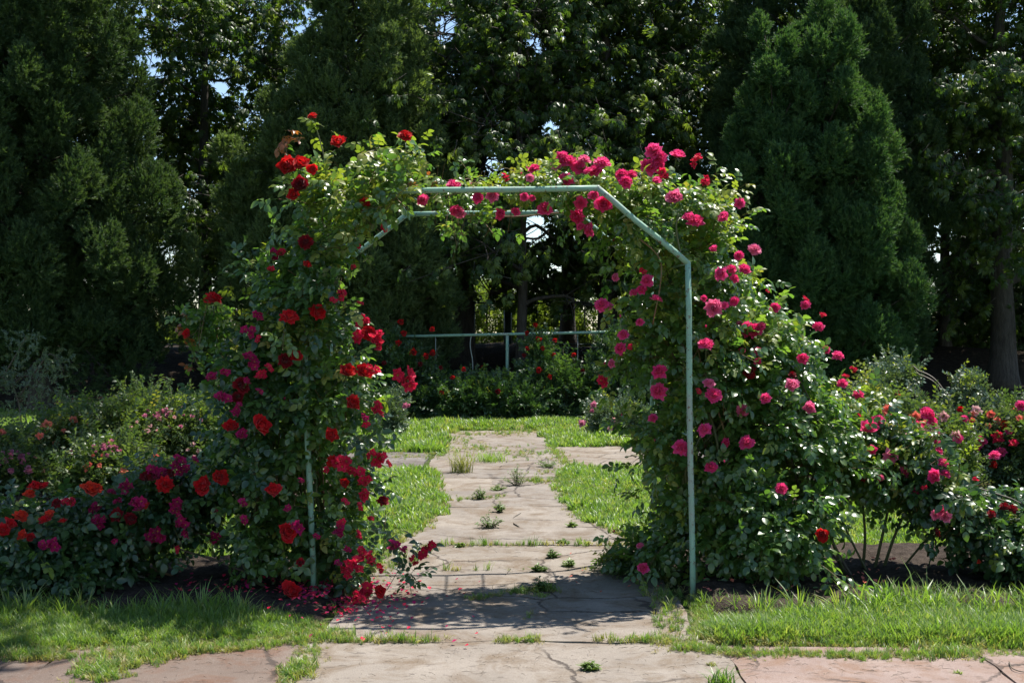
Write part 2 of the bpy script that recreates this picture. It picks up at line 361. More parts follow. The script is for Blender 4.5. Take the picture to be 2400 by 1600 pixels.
# chestnut sprig: palmate leaves hanging from a twig
def palmate(mb, r, o, d, n, s):
    d = unit(np.array(d, float)); x = unit(np.cross(d, n)); n = np.cross(x, d)
    for a in (-1.75, -1.05, -.45, .15, .7, 1.35):
        a += r.uniform(-.1, .1); l = s * (1 - .25 * abs(a) / 1.7)
        leaflet(mb, o, d * math.cos(a) + x * math.sin(a) - n * .3, n, l, l * .36, .3, .55, 0, True)
def chestnut_mesh(name, mat, seed):
    r = np.random.default_rng(seed); mb = MB()
    mb.tube([(0, -.15, .03), (0, 0, 0), (0, .2, 0)], [.008, .006, .004], 3, 1, False)
    for i in range(6):
        a = i * 2.4 + r.uniform(-.3, .3); rr = r.uniform(.04, .16); o = np.array([math.cos(a) * rr, .02 + .22 * i / 6, math.sin(a) * rr * .5 - .02])
        palmate(mb, r, o, [math.cos(a), .5, -.35 + .3 * math.sin(a)], [r.uniform(-.4, .4), r.uniform(-.4, .4), 1], r.uniform(.1, .155))
    return mb.mesh(name, [mat, M['bark']])
PR_CH = [proto('proto_chestnut_%d' % i, chestnut_mesh('chestnut_sprig', M['chestnut'], i)) for i in range(4)]
# grass tufts
def tuft_mesh(name, mat, seed, n=20, h=.08, spread=.035, w=.0026, lean=.6):
    r = np.random.default_rng(seed); mb = MB()
    for i in range(n):
        a = r.uniform(0, 2 * math.pi); o = np.array([math.cos(a), math.sin(a), 0]) * r.uniform(0, spread)
        b_ = r.uniform(0, 2 * math.pi); d = np.array([math.cos(b_), math.sin(b_), 0]); x = np.array([-d[1], d[0], 0]) * w * r.uniform(.7, 1.2)
        H = h * r.uniform(.5, 1.2); le = lean * r.uniform(.2, 1.4) * H
        p = [o + d * le * t_ ** 2 + np.array([0, 0, H * (t_ - .18 * t_ ** 3 * lean)]) for t_ in (0, .4, .75, 1)]
        V = [p[0] - x, p[0] + x, p[1] + x * .9, p[1] - x * .9, p[2] + x * .6, p[2] - x * .6, p[3]]
        mb.add(V, [(0, 1, 2, 3), (3, 2, 4, 5), (5, 4, 6)], 0)
    return mb.mesh(name, mat)
PR_GR = [proto('proto_tuft_%d' % i, tuft_mesh('grass_tuft', M['grass'], i)) for i in range(4)] + \
        [proto('proto_drytuft_%d' % i, tuft_mesh('dry_tuft', M['dry_grass'], 9 + i, 12, .05, .03, .003, .9)) for i in range(2)]
PR_GRF = [proto('proto_ftuft_%d' % i, tuft_mesh('lawn_tuft', M['grass'], 30 + i, 22, .08, .06, .006)) for i in range(3)] + \
        [proto('proto_fdry', tuft_mesh('dry_lawn_tuft', M['dry_grass'], 39, 16, .05, .06, .005, .9))]
PR_LONG = [proto('proto_long_%d' % i, tuft_mesh('long_tuft', M['grass'], 50 + i, 9, .17, .04, .0045, .7)) for i in range(3)]

# rose blooms
def petal(mb, r, ang, tilt, L, W, cup, z0, r0, mi=0, ruffle=.12, nu=4, nv=4):
    ca, sa = math.cos(ang), math.sin(ang); V = []
    ph = r.uniform(0, 6); fr = r.uniform(2, 3.5)
    for j in range(nv):
        v = j / (nv - 1)
        w = W * (math.sin(math.pi * min(1, .16 + v * .72)) ** .7)
        for i in range(nu):
            u = (i / (nu - 1) - .5) * 2
            tl = tilt + cup * (1 - v) * .0 - cup * v * .9            # petals curl inwards along their length
            rad = r0 + L * (v * math.sin(tilt) - .35 * cup * v * v * math.cos(tilt) * 1.0)
            zz = z0 + L * (v * math.cos(tilt) + .25 * cup * v * v * math.sin(tilt))
            x = rad - cup * .35 * W * u * u + ruffle * W * math.sin(fr * u + ph) * v
            y = u * w * .5
            zz += .25 * W * u * u * cup + ruffle * W * .7 * math.cos(fr * 1.3 * u + ph) * v
            V.append((x * ca - y * sa, x * sa + y * ca, zz))
    Fc = [(j * nu + i, j * nu + i + 1, (j + 1) * nu + i + 1, (j + 1) * nu + i) for j in range(nv - 1) for i in range(nu - 1)]
    mb.add(V, Fc, mi)
def bloom_mesh(name, col, kind, seed):
    r = np.random.default_rng(seed); mb = MB(); mats = [P_[col], M['sepal'], P_['stamen']]      # radius is 1
    if kind == 'double':      # quartered, very full
        N = 46
        for k in range(N):
            t_ = k / (N - 1); ang = k * 2.39996 + r.uniform(-.25, .25)
            tilt = .12 + 1.65 * t_ ** 1.1 + r.uniform(-.12, .12)
            petal(mb, r, ang, tilt, .5 + .5 * t_ * r.uniform(.85, 1.1), .45 + .5 * t_, .75 - .5 * t_, .05 - .12 * t_, .02 + .1 * t_, 0, .13)
    elif kind == 'cup':       # big outer petals round a whorl
        N = 24
        for k in range(N):
            t_ = k / (N - 1); ang = k * 2.39996 + r.uniform(-.3, .3)
            tilt = .1 + 1.25 * t_ + r.uniform(-.12, .12)
            petal(mb, r, ang, tilt, .55 + .62 * t_ * r.uniform(.85, 1.1), .55 + .75 * t_, .9 - .5 * t_, .05, .03 + .06 * t_, 0, .1)
    elif kind == 'open':      # semi-double with stamens
        for k in range(12):
            t_ = k / 11; ang = k * 2.39996 + r.uniform(-.3, .3)
            petal(mb, r, ang, .75 + .6 * t_ + r.uniform(-.15, .15), .8 + .25 * t_, .75, .35, 0, .06, 0, .14)
        for k in range(14):
            a = k * 2.4; rr = .05 + .13 * k / 14; mb.tube([(0, 0, 0), (math.cos(a) * rr, math.sin(a) * rr, .3)], [.012, .035], 3, 2)
    elif kind == 'small':
        for k in range(11):
            t_ = k / 10; petal(mb, r, k * 2.39996 + r.uniform(-.3, .3), .4 + .95 * t_, .8 + .2 * t_, .85, .6 - .4 * t_, 0, .04, 0, .12, 3, 3)
    elif kind == 'bud':
        for k in range(7):
            petal(mb, r, k * 2.4, .12 + .05 * k, 1.3, .8, .9, -.3, .1, 0, .04)
    mb.tube([(0, 0, -1.5), (0, 0, -.35), (0, 0, -.12)], [.05, .06, .16], 5, 1)
    for k in range(5):
        leaflet(mb, (0, 0, -.12), [math.cos(k * 1.257), math.sin(k * 1.257), -.35 if kind != 'bud' else 1.6], [0, 0, 1], .62, .22, .2, .2, 1, True)
    return mb.mesh(name, mats)
_bl = {}
def bloom(col, kind, seed):
    k = (col, kind, seed)
    if k not in _bl: _bl[k] = bloom_mesh(col + '_' + kind + '_bloom', col, kind, seed)
    return _bl[k]

# ---------------------------------------------------------------- volumes of foliage
def inpoly(P, poly):
    x, y = P[:, 0], P[:, 1]; c = np.zeros(len(P), bool); n = len(poly)
    for i in range(n):
        x1, y1 = poly[i]; x2, y2 = poly[i - 1]
        k = ((y1 > y) != (y2 > y)) & (x < (x2 - x1) * (y - y1) / ((y2 - y1) or 1e-9) + x1); c ^= k
    return c
def polydist(P, poly):
    best = np.full(len(P), 1e9); near = np.zeros((len(P), 2)); n = len(poly); poly = np.asarray(poly, float)
    for i in range(n):
        a = poly[i - 1]; b_ = poly[i]; ab = b_ - a; t_ = np.clip(((P - a) @ ab) / (ab @ ab + 1e-12), 0, 1); q = a + t_[:, None] * ab
        d = np.linalg.norm(P - q, axis=1); k = d < best; best[k] = d[k]; near[k] = q[k]
    return best, near
class Volume:
    """A rounded body with a given outline (metres, x and z), thickness T and rounding R, centred on y = dc."""
    def __init__(s, poly_px, dc, T, R=.3, tilt=0.):
        s.poly = np.array([U(px, py, dc)[[0, 2]] for px, py in poly_px]); s.dc = dc; s.T = T; s.R = R; s.tilt = tilt; s.zm = float(s.poly[:, 1].mean())
    def yc(s, z): return s.dc + s.tilt * (z - s.zm)
    def half(s, xz):
        d, near = polydist(xz, s.poly); ins = inpoly(xz, s.poly); d = np.where(ins, d, 0)
        q = np.clip(d / s.R, 0, 1); return s.T * np.sqrt(np.clip(1 - (1 - q) ** 2, 0, 1)), near, q, ins
    def sample(s, n, surf=.5, r=rng):
        lo = s.poly.min(0); hi = s.poly.max(0); out = []; tot = 0
        while tot < n:
            p = r.uniform(lo, hi, (n * 3, 2)); p = p[inpoly(p, s.poly)]; out.append(p); tot += len(p)
        p = np.concatenate(out)[:n]; h, near, q, _ = s.half(p)
        u = r.uniform(-1, 1, n); u = np.sign(u) * np.abs(u) ** surf; y = s.yc(p[:, 1]) + u * h
        o2 = unit(near - p) * (1 - q)[:, None]
        nrm = unit(np.stack([o2[:, 0], u * (.25 + q), o2[:, 1] + 1e-3], 1))
        return np.stack([p[:, 0], y, p[:, 1]], 1), nrm
    def front(s, px, py):
        # the point of the front surface met by the sight line: two rounds of correction
        d = s.dc - s.T * .6
        for _ in range(3):
            w = U(px, py, d); h, _, q, ins = s.half(np.array([[w[0], w[2]]])); d = s.yc(w[2]) - max(h[0], .6 * s.T)
        return U(px, py, d - .015)

def shoots(P, N, L=(.16, .32), step=.036, up=.45, droop=.3, scale=(.75, 1.15), r=rng):
    """Leafy shoots growing from points P outwards along N; returns leaf positions, directions, normals and the shoot lines."""
    n = len(P); d = unit(N + np.array([0, 0, up]) + r.normal(size=(n, 3)) * .45)
    ln = r.uniform(L[0], L[1], n) * np.where(r.uniform(size=n) < .1, 1.6, 1); K = int(L[1] * 1.6 / step); LP, LD, LN, SH = [], [], [], []
    side0 = unit(np.cross(d, r.normal(size=(n, 3))))
    for k in range(K):
        t_ = (k + .5) * step; ok = t_ < ln; tt = t_ / ln[ok]
        pos = P[ok] + d[ok] * t_ ; pos[:, 2] -= droop * t_ * tt * .6
        ang = k * 2.4; b2 = np.cross(d[ok], side0[ok]); rad = side0[ok] * math.cos(ang) + b2 * math.sin(ang)
        rad = rad + N[ok] * .5
        dr = unit(rad + d[ok] * .5 + r.normal(size=rad.shape) * .25 + np.array([0, 0, -.12]))
        nm = unit(N[ok] * .5 + np.array([0, -.12, .95]) + r.normal(size=rad.shape) * .4)
        LP.append(pos + dr * .01); LD.append(dr); LN.append(nm)
    return np.concatenate(LP), np.concatenate(LD), np.concatenate(LN), (P, d, ln)
def twig_mesh(name, sh, r0=.0022, droop=.3, mat='cane', every=1):
    P, d, ln = sh; mb = MB()
    for i in range(0, len(P), every):
        l = ln[i]; pts = [P[i] - d[i] * .05, P[i] + d[i] * l * .5 - np.array([0, 0, droop * l * .15]), P[i] + d[i] * l - np.array([0, 0, droop * l * .6])]
        mb.tube(pts, [r0, r0 * .8, r0 * .5], 3, 0, False)
    return mb.mesh(name, M[mat])

def put_bloom(root, pos, R, col, kind, axis, name='rose_bloom', seed=None, label=None):
    me = bloom(col, kind, seed if seed is not None else rnd.randrange(4))
    o = link(name, me, root, Vector(pos)); o.scale = (R, R, R * rnd.uniform(.85, 1.05))
    q = Vector(axis).to_track_quat('Z', 'Y') ; o.rotation_mode = 'QUATERNION'
    from mathutils import Quaternion
    o.rotation_quaternion = q @ Quaternion((0, 0, 1), rnd.uniform(0, 6.28))
    if label: o['label'] = label
    return o
CAMP = np.array([0, 0, HC])
def clear_sight(P, blooms, pr=.9, r=rng):
    """Blooms stand outside the leaves: drop leaves lying right in front of one."""
    px = 1200 + P[:, 0] / P[:, 1] * F; py = HZ - (P[:, 2] - HC) / P[:, 1] * F; keep = np.ones(len(P), bool)
    for (p, R) in blooms:
        bx = 1200 + p[0] / p[1] * F; by = HZ - (p[2] - HC) / p[1] * F; rr = R / p[1] * F * 1.15 + .012 / p[1] * F
        k = (np.hypot(px - bx, py - by) < rr + 5) & (P[:, 1] < p[1] + .05) & (r.uniform(size=len(P)) < pr); keep &= ~k
    return keep

COLK = {'p': ('pink', 'double'), 'r': ('red', 'cup'), 's': ('scarlet', 'cup'), 'o': ('orange', 'cup'), 'm': ('magenta', 'open'),
        'k': ('rosered', 'open'), 'd': ('darkred', 'double'), 'c': ('coral', 'open'), 'b': ('blush', 'open'), 'v': ('mauve', 'small'), 'q': ('pink', 'bud')}
def rose_plant(name, label, cat, base, vol, n_shoots, blooms, canes, dark=False, n_leaf_parts=300, young_top=.2, group=None,
               scale=(.75, 1.15), gaps=0.0, up=.45, cane_mat='cane', buds=0, tw=2, noise_f=4.0, extra=(), show=(), show_px=()):
    """A rose near the camera: canes, single leaves, blooms as parts; the remaining leaves as one part."""
    root = thing(name, base, label, cat, group)
    P, N = vol.sample(n_shoots, .55)
    if gaps: k = noise(P, noise_f, 3) > gaps; P, N = P[k], N[k]
    for ev, en in extra: p_, n_ = ev.sample(en, .6); P = np.concatenate([P, p_ + n_ * .12]); N = np.concatenate([N, n_])
    P = P - N * .25
    LP, LD, LN, sh = shoots(P, N, up=up)
    placed = []; objs = []
    for (x, y, r, k) in blooms:
        x *= 1.0204; y *= 1.0204; r *= 1.0204; p = vol.front(x, y); R = r / F * p[1] * 1.13
        h, near, q, ins = vol.half(np.array([[p[0], p[2]]]))
        out = np.array([(p[0] - near[0][0]), 0, (p[2] - near[0][1])]) if not ins[0] else -np.array([(p[0] - near[0][0]), 0, (p[2] - near[0][1])])
        out = unit(out) * (1 - q[0]); tocam = unit(CAMP - p)
        if k in 'mk' :                     # clusters of smaller open flowers
            m_ = 4 if r > 13 else 2
            for j in range(m_):
                a = rnd.uniform(0, 6.28); off = np.array([math.cos(a), rnd.uniform(-.6, .3), math.sin(a)]) * R * (.62 if j else .1)
                ax = unit(out * .6 + tocam * .8 + np.array([0, 0, .45]) + rng.normal(size=3) * .35)
                pp = p + off; RR = R * rnd.uniform(.6, .78); placed.append((pp, RR)); objs.append((pp, RR, k, ax))
        else:
            ax = unit(out * .6 + tocam * .85 + np.array([0, 0, .45]) + rng.normal(size=3) * .28)
            placed.append((p, R)); objs.append((p, R, k, ax))
    for pp, RR, k, ax in objs:
        c, kd = COLK[k]; u_ = rnd.random()
        if k == 'p' and u_ < .14: c = 'fadedpink'
        elif k in 'rs' and u_ < .12: c = 'darkred'
        if kd in ('double', 'cup') and rnd.random() < .22: kd = 'cup' if kd == 'double' else 'double'
        put_bloom(root, pp, RR * rnd.uniform(.86, 1.1), c, kd, ax, seed=rnd.randrange(6))
    for j in range(buds):
        i = rnd.randrange(len(LP)); ax = unit(np.array([rnd.uniform(-.3, .3), -.2, 1])); put_bloom(root, LP[i] + np.array([0, -.03, .05]), .012, COLK[blooms[0][3]][0], 'bud', ax, 'bud')
    placed += list(show); placed += [(vol.front(x * 1.0204, y * 1.0204), r_ * 1.0204 / F * 6.9) for x, y, r_ in show_px]
    k = clear_sight(LP, placed); LP, LD, LN = LP[k], LD[k], LN[k]
    k = LP[:, 2] > .02; LP, LD, LN = LP[k], LD[k], LN[k]
    n = len(LP); rot = frames(LD, LN); scl = rng.uniform(scale[0], scale[1], n)
    zt = (LP[:, 2] - vol.poly[:, 1].min()) / np.ptp(vol.poly[:, 1])
    yo = rng.uniform(size=n) < young_top * (.25 + 1.3 * zt ** 2) * (noise(LP, 3.3, 5) > .42) * 1.6
    idx = np.where(yo, rng.integers(4, 6, n), rng.integers(0, 4, n))
    # the leaves that show largest: in front and in the frame
    px = 1200 + LP[:, 0] / LP[:, 1] * F; py = HZ - (LP[:, 2] - HC) / LP[:, 1] * F
    hv, _, _, _ = vol.half(LP[:, [0, 2]])
    score = (LP[:, 1] - (vol.yc(LP[:, 2]) - hv)) + rng.uniform(0, .12, n) + np.where((px > 0) & (px < 2400) & (py > 0) & (py < 1600), 0, 9)
    order = np.argsort(score); top = order[:n_leaf_parts]; rest = order[n_leaf_parts:]
    Ls = (LEAFD if dark else LEAF) + LEAFY
    for i in top:
        o = link('leaf', Ls[idx[i]], root, Vector(LP[i])); o.rotation_euler = rot[i]; s_ = scl[i]; o.scale = (s_, s_, s_)
    scatter('foliage', LP[rest], rot[rest], scl[rest], PR_DARK if dark else PR_ROSE, idx[rest], root)
    link('twigs', twig_mesh('twigs', sh, mat='cane_red', every=tw), root, None, 'stuff')
    for c in canes:
        mb = MB(); pts = smooth_line(np.array(c['p'], float), 5); rr = np.linspace(c.get('r', .011), c.get('r1', .004), len(pts)); mb.tube(pts, rr, 6)
        link('cane', mb.mesh('cane', M[c.get('m', cane_mat)]), root)
    return root
def smooth_line(p, k=5):
    out = []
    n = len(p)
    for i in range(n - 1):
        p0 = p[max(i - 1, 0)]; p1 = p[i]; p2 = p[i + 1]; p3 = p[min(i + 2, n - 1)]
        for j in range(k):
            t_ = j / k; out.append(.5 * ((2 * p1) + (-p0 + p2) * t_ + (2 * p0 - 5 * p1 + 4 * p2 - p3) * t_ ** 2 + (-p0 + 3 * p1 - 3 * p2 + p3) * t_ ** 3))
    out.append(p[-1]); return np.array(out)
def random_canes(bases, vol, n, top, r=.011, wob=.12):
    out = []
    for i in range(n):
        b_ = np.array(rnd.choice(bases), float) + np.array([rnd.uniform(-.12, .12), rnd.uniform(-.1, .1), 0]); H = rnd.uniform(.55, 1) * top
        pts = [b_ + np.array([0, 0, -.03])]; gx = np.linspace(vol.poly[:, 0].min(), vol.poly[:, 0].max(), 60)
        for k in range(1, 6):
            z = H * k / 5; row = gx[inpoly(np.stack([gx, np.full(60, z)], 1), vol.poly)]
            if len(row) < 2:
                if z < .4: continue
                break
            lo, hi = row.min(), row.max()
            cx = np.clip(b_[0] * (1 - k / 5) + rnd.uniform(lo * .75 + hi * .25, lo * .25 + hi * .75) * (k / 5), lo + .05, hi - .05)
            pts.append(np.array([cx + rnd.uniform(-wob, wob) * .4, vol.dc + rnd.uniform(-.5, .35) * vol.T, z]))
        if len(pts) < 3: continue
        out.append({'p': pts, 'r': r * rnd.uniform(.6, 1.1), 'm': rnd.choice(['cane', 'cane', 'cane_old', 'cane_red'])})
    return out

# ================================================================ THE SETTING
def terr(x, y):
    s = np.clip((y - 22.8) / 6.5, 0, 1); s = s * s * (3 - 2 * s); d = np.clip((y - 34) / 14, 0, 1); d = d * d * (3 - 2 * d)
    return s * 1.15 - d * 6.0
def terrain():
    xs = np.concatenate([np.linspace(-3000, -60, 8), np.linspace(-50, 50, 101), np.linspace(60, 3000, 8)])
    ys = np.concatenate([np.linspace(-200, -2, 5), np.linspace(0, 22, 12), np.linspace(22.5, 50, 56), np.linspace(60, 4000, 9)])
    X, Y = np.meshgrid(xs, ys); P = np.stack([X.ravel(), Y.ravel(), np.zeros(X.size)], 1)
    P[:, 2] = terr(P[:, 0], P[:, 1]) + np.where((P[:, 1] > 22.6) & (P[:, 1] < 48), (noise(P, .5, 2) - .5) * .3, 0) - .012
    w = len(xs); Fc = [(j * w + i, j * w + i + 1, (j + 1) * w + i + 1, (j + 1) * w + i) for j in range(len(ys) - 1) for i in range(w - 1)]
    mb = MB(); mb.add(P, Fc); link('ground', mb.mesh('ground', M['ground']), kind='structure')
terrain()

LE = np.array([(4.4, -.99), (5.9, -.97), (6.6, -.92), (7.6, -.88), (8.6, -.84), (9.3, -.74), (10.4, -.64), (11.6, -.72), (12.7, -.86), (13.2, -.95), (15.4, -.95), (19.3, -.95)])
RE = np.array([(4.4, .99), (5.9, .93), (6.9, .92), (8.25, .93), (9.1, .84), (9.8, .62), (10.5, .5), (11.6, .48), (12.8, .58), (13.4, .66), (16.2, .5), (19.3, .46)])
def le(y): return np.interp(y, LE[:, 0], LE[:, 1])
def re(y): return np.interp(y, RE[:, 0], RE[:, 1])
path = link('path', None, kind='structure')
SLABS = []
def slab(x0, x1, y0, y1, mat, parent=path, edge=None, lift=0., name='slab'):
    """One cast slab: an uneven top a little proud of the soil, chipped edges and sides going down into the ground."""
    nx = max(4, int((x1(0) - x0(0)) / .12)) if callable(x0) else max(4, int((x1 - x0) / .12)); ny = max(3, int((y1 - y0) / .12)); s = rnd.random() * 99
    V = []; z0 = .006 + lift + rnd.uniform(0, .005); tx = rnd.uniform(-.003, .003)
    for j in range(ny + 1):
        y = y0 + (y1 - y0) * j / ny
        a, b_ = (x0(y), x1(y)) if callable(x0) else (x0, x1)
        for i in range(nx + 1):
            x = a + (b_ - a) * i / nx; V.append([x, y, 0])
    V = np.array(V); w = nx + 1
    j_ = noise(V + s, 5, 1)[:, None] - .5; k_ = noise(V + s, 5, 4)[:, None] - .5
    jj = np.repeat(np.arange(ny + 1), w); ii = np.tile(np.arange(w), ny + 1)
    bx = (ii == 0) | (ii == nx); by = (jj == 0) | (jj == ny)
    V[:, 0] += np.where(bx, j_[:, 0] * .05, 0); kk = np.stack([V[:, 0] * 2.1, np.round(V[:, 1], 1) * 7, V[:, 1] * 0], 1); V[:, 1] += np.where(by, (noise(kk, 1, 5) - .5) * .12 + (noise(kk, 4, 6) - .5) * .03 + k_[:, 0] * .012, 0)
    V[:, 2] = z0 + tx * (V[:, 0]) + (noise(V + s, 2.2, 7) - .5) * .008 - np.where(bx | by, .004, 0)
    Fc = [(j * w + i, j * w + i + 1, (j + 1) * w + i + 1, (j + 1) * w + i) for j in range(ny) for i in range(nx)]
    ring = [i for i in range(w)] + [j * w + nx for j in range(1, ny + 1)] + [ny * w + i for i in range(nx - 1, -1, -1)] + [j * w for j in range(ny - 1, 0, -1)]
    n0 = len(V); lowv = V[ring].copy(); lowv[:, 2] = -.05
    V = np.vstack([V, lowv]); m_ = len(ring); Fc += [(ring[(q + 1) % m_], ring[q], n0 + q, n0 + (q + 1) % m_) for q in range(m_)]
    mb = MB(); mb.add(V, Fc); link(name, mb.mesh(name, M[mat], smooth=False), parent); SLABS.append((y0, y1))
g = .0018
seams = [5.93, 6.9, 7.7, 8.6, 9.4, 10.5, 11.6, 12.6, 13.4, 14.3, 15.4, 16.5, 17.6, 18.6]
for i in range(len(seams) - 1):
    a, b_ = seams[i] + g, seams[i + 1] - g
    sp = {1: -.05, 4: .05, 6: -.15, 8: -.1, 10: -.2}.get(i)
    if sp is None: slab(le, re, a, b_, 'concrete')
    else:
        slab(le, lambda y, sp=sp: sp - g + .05 * math.sin(y * 5), a, b_, 'concrete'); slab(lambda y, sp=sp: sp + g + .05 * math.sin(y * 5), re, a, b_, 'concrete')
# arms of the crossing path
for k in range(4): slab(-1.0 - 1.25 * (k + 1) + g, -1.0 - 1.25 * k - g, 13.05 + .06 * k, 15.3, 'asphalt' if k < 3 else 'concrete')
slab(lambda y: re(y) + g, lambda y: 1.95, 13.42, 16.15, 'concrete')
for k in range(1, 4): slab(.7 + 1.25 * k + g, .7 + 1.25 * (k + 1) - g, 13.6, 16.0 - .05 * k, 'asphalt' if k % 2 else 'concrete')
# the walk along the front
slab(-.98, 1.0, 4.7, 5.915, 'concrete'); slab(-.98, 1.0, 3.2, 4.69, 'concrete')
for k, (a, b_) in enumerate([(-2.1, -.99), (-3.4, -2.107), (-4.8, -3.407)]): slab(a, b_, 4.6, 5.86 - .05 * k, 'concrete_brown'); slab(a, b_, 3.2, 4.58, 'concrete_brown')
for k, (a, b_) in enumerate([(1.006, 2.15), (2.157, 3.4), (3.407, 4.8)]): slab(a, b_, 4.6, 5.84, 'concrete_pink'); slab(a, b_, 3.2, 4.58, 'concrete_pink')

def bed(name, x0, x1, y0, y1, lift=.06, res=.035, label=None, clod=.03):
    nx = int((x1 - x0) / res); ny = int((y1 - y0) / res); xs = np.linspace(x0, x1, nx); ys = np.linspace(y0, y1, ny); X, Y = np.meshgrid(xs, ys)
    P = np.stack([X.ravel(), Y.ravel(), np.zeros(X.size)], 1)
    e = np.minimum(np.minimum(P[:, 0] - x0, x1 - P[:, 0]), np.minimum(P[:, 1] - y0, y1 - P[:, 1]))
    e = e + (noise(P, 2.3, 9) - .5) * .3; m_ = np.clip(e / .22, 0, 1); m_ = m_ * m_ * (3 - 2 * m_)
    P[:, 2] = -.05 + m_ * (.05 + lift * (.5 + noise(P, 1.6, 3))) + m_ * ((noise(P, 14, 5) - .5) * clod + (noise(P, 33, 6) - .5) * clod * .6)
    Fc = [(j * nx + i, j * nx + i + 1, (j + 1) * nx + i + 1, (j + 1) * nx + i) for j in range(ny - 1) for i in range(nx - 1)]
    mb = MB(); mb.add(P, Fc); return link(name, mb.mesh(name, M['soil']), kind='structure')
bed('flower_bed', -4.2, -.9, 6.3, 8.1); bed('flower_bed', .92, 4.4, 6.3, 8.55)
bed('flower_bed', -7.5, -1.2, 10.6, 12.6, res=.09); bed('flower_bed', 2.2, 8.0, 10.2, 12.8, res=.09)

# ---------------------------------------------------------------- grass
def grass_area(poly_w, n, protos, s=(.7, 1.3), dry=.1, avoid=None, edge_dry=False, name='grass', hfun=None, clump=.35):
    poly_w = np.array(poly_w); lo = poly_w.min(0); hi = poly_w.max(0)
    p = rng.uniform(lo, hi, (int(n * 2.5), 2)); p = p[inpoly(p, poly_w)][:n]
    P = np.stack([p[:, 0], p[:, 1], np.zeros(len(p))], 1)
    P[:, 0] += 0; k = noise(P, 3.1, 12) + rng.uniform(size=len(P)) * .6 > clump; P = P[k]
    if avoid is not None: P = P[~avoid(P)]
    P[:, 2] = terr(P[:, 0], P[:, 1]) - .006 + (hfun(P) if hfun else 0)
    d, _ = polydist(P[:, :2], poly_w); a = rng.uniform(0, 6.28, len(P))
    rot = np.stack([rng.normal(size=len(P)) * .16, rng.normal(size=len(P)) * .16, a], 1)
    sc = rng.uniform(s[0], s[1], len(P)) * (.55 + .9 * noise(P, 1.9, 8)) * np.clip(.55 + d / .25, 0, 1)
    nd = 2 if protos is PR_GR else 1; ng = len(protos) - nd
    pd = dry + (.6 * np.clip(1 - d / .2, 0, 1) if edge_dry else 0) + .35 * np.clip(noise(P, 1.1, 21) * 2.4 - 1.3, 0, 1)
    isd = rng.uniform(size=len(P)) < pd
    idx = np.where(isd, ng + rng.integers(0, nd, len(P)), rng.integers(0, ng, len(P)))
    return P, rot, sc, idx
def merge(parts): return [np.concatenate([q[i] for q in parts]) for i in range(4)]
def on_path(P):
    x, y = P[:, 0], P[:, 1]; w = (noise(P, 3.7, 31) - .5) * .24
    m_ = (y > 5.85) & (y < 18.9) & (x > le(y) + .02 + w) & (x < re(y) - .02 + w)
    m_ |= (x < -.9) & (x > -6) & (y > 13.1 + w) & (y < 15.2 + w); m_ |= (x > .3) & (x < 5.7) & (y > 13.5 + w) & (y < 15.95 + w)
    return m_
def in_beds(P):
    x, y = P[:, 0], P[:, 1]; w = (noise(P, 2.3, 9) - .5) * .3
    m_ = ((x > -4.1 + w) & (x < -1.0 + w) & (y > 6.47 + w) & (y < 7.95)) | ((x > 1.0) & (x < 4.3) & (y > 6.9 + w) & (y < 8.4 + w))
    m_ |= ((x > -7.4) & (x < -1.35) & (y > 10.75) & (y < 12.4)) | ((x > 2.35) & (x < 8) & (y > 10.4) & (y < 12.6)); return m_
av = lambda P: on_path(P) | in_beds(P)
wavy = lambda P: 0
fr = [grass_area([(1.0, 5.85), (.9, 6.1), (.95, 6.4), (1.0, 6.95), (1.2, 6.8), (1.3, 6.5), (1.6, 6.38), (1.85, 6.5), (2.1, 6.8), (2.6, 6.9), (3.6, 6.95), (3.6, 5.72), (2.6, 5.7), (1.7, 5.8)], 12500, PR_GR, (.7, 1.3), .1, in_beds, True),
      grass_area([(-1.0, 5.95), (-.95, 6.3), (-1.1, 6.5), (-3.4, 6.6), (-3.4, 5.62), (-2.2, 5.72), (-1.6, 5.83)], 10500, PR_GR, (.65, 1.15), .2, in_beds, True)]
P, rot, sc, idx = merge(fr); scatter('grass', P, rot, sc, PR_GR, idx)
lg = grass_area([(1.0, 6.3), (1.0, 6.85), (1.3, 6.55), (1.6, 6.4), (2.1, 6.8), (3.5, 6.95), (3.5, 6.2)], 420, PR_LONG, (.7, 1.3), 0, None)
lg2 = grass_area([(-3.3, 6.1), (-3.3, 6.6), (-1.2, 6.5), (-1.2, 6.2)], 330, PR_LONG, (.5, 1.0), 0, None)
P, rot, sc, idx = merge([lg, lg2]); scatter('long_grass', P, rot, sc, PR_LONG, rng.integers(0, 3, len(P)))
# lawns behind the roses and on both sides of the path
lw = [grass_area([(-9, 7.9), (9, 7.9), (9, 13.5), (-9, 13.5)], 42000, PR_GRF, (.6, 1.1), .05, av, False, clump=.2),
      grass_area([(-10, 13.3), (10, 13.3), (10, 22.5), (-10, 22.5)], 36000, PR_GRF, (.9, 1.5), .05, av, False, clump=.15)]
P, rot, sc, idx = merge(lw); scatter('lawn_grass', P, rot, sc, PR_GRF, idx)
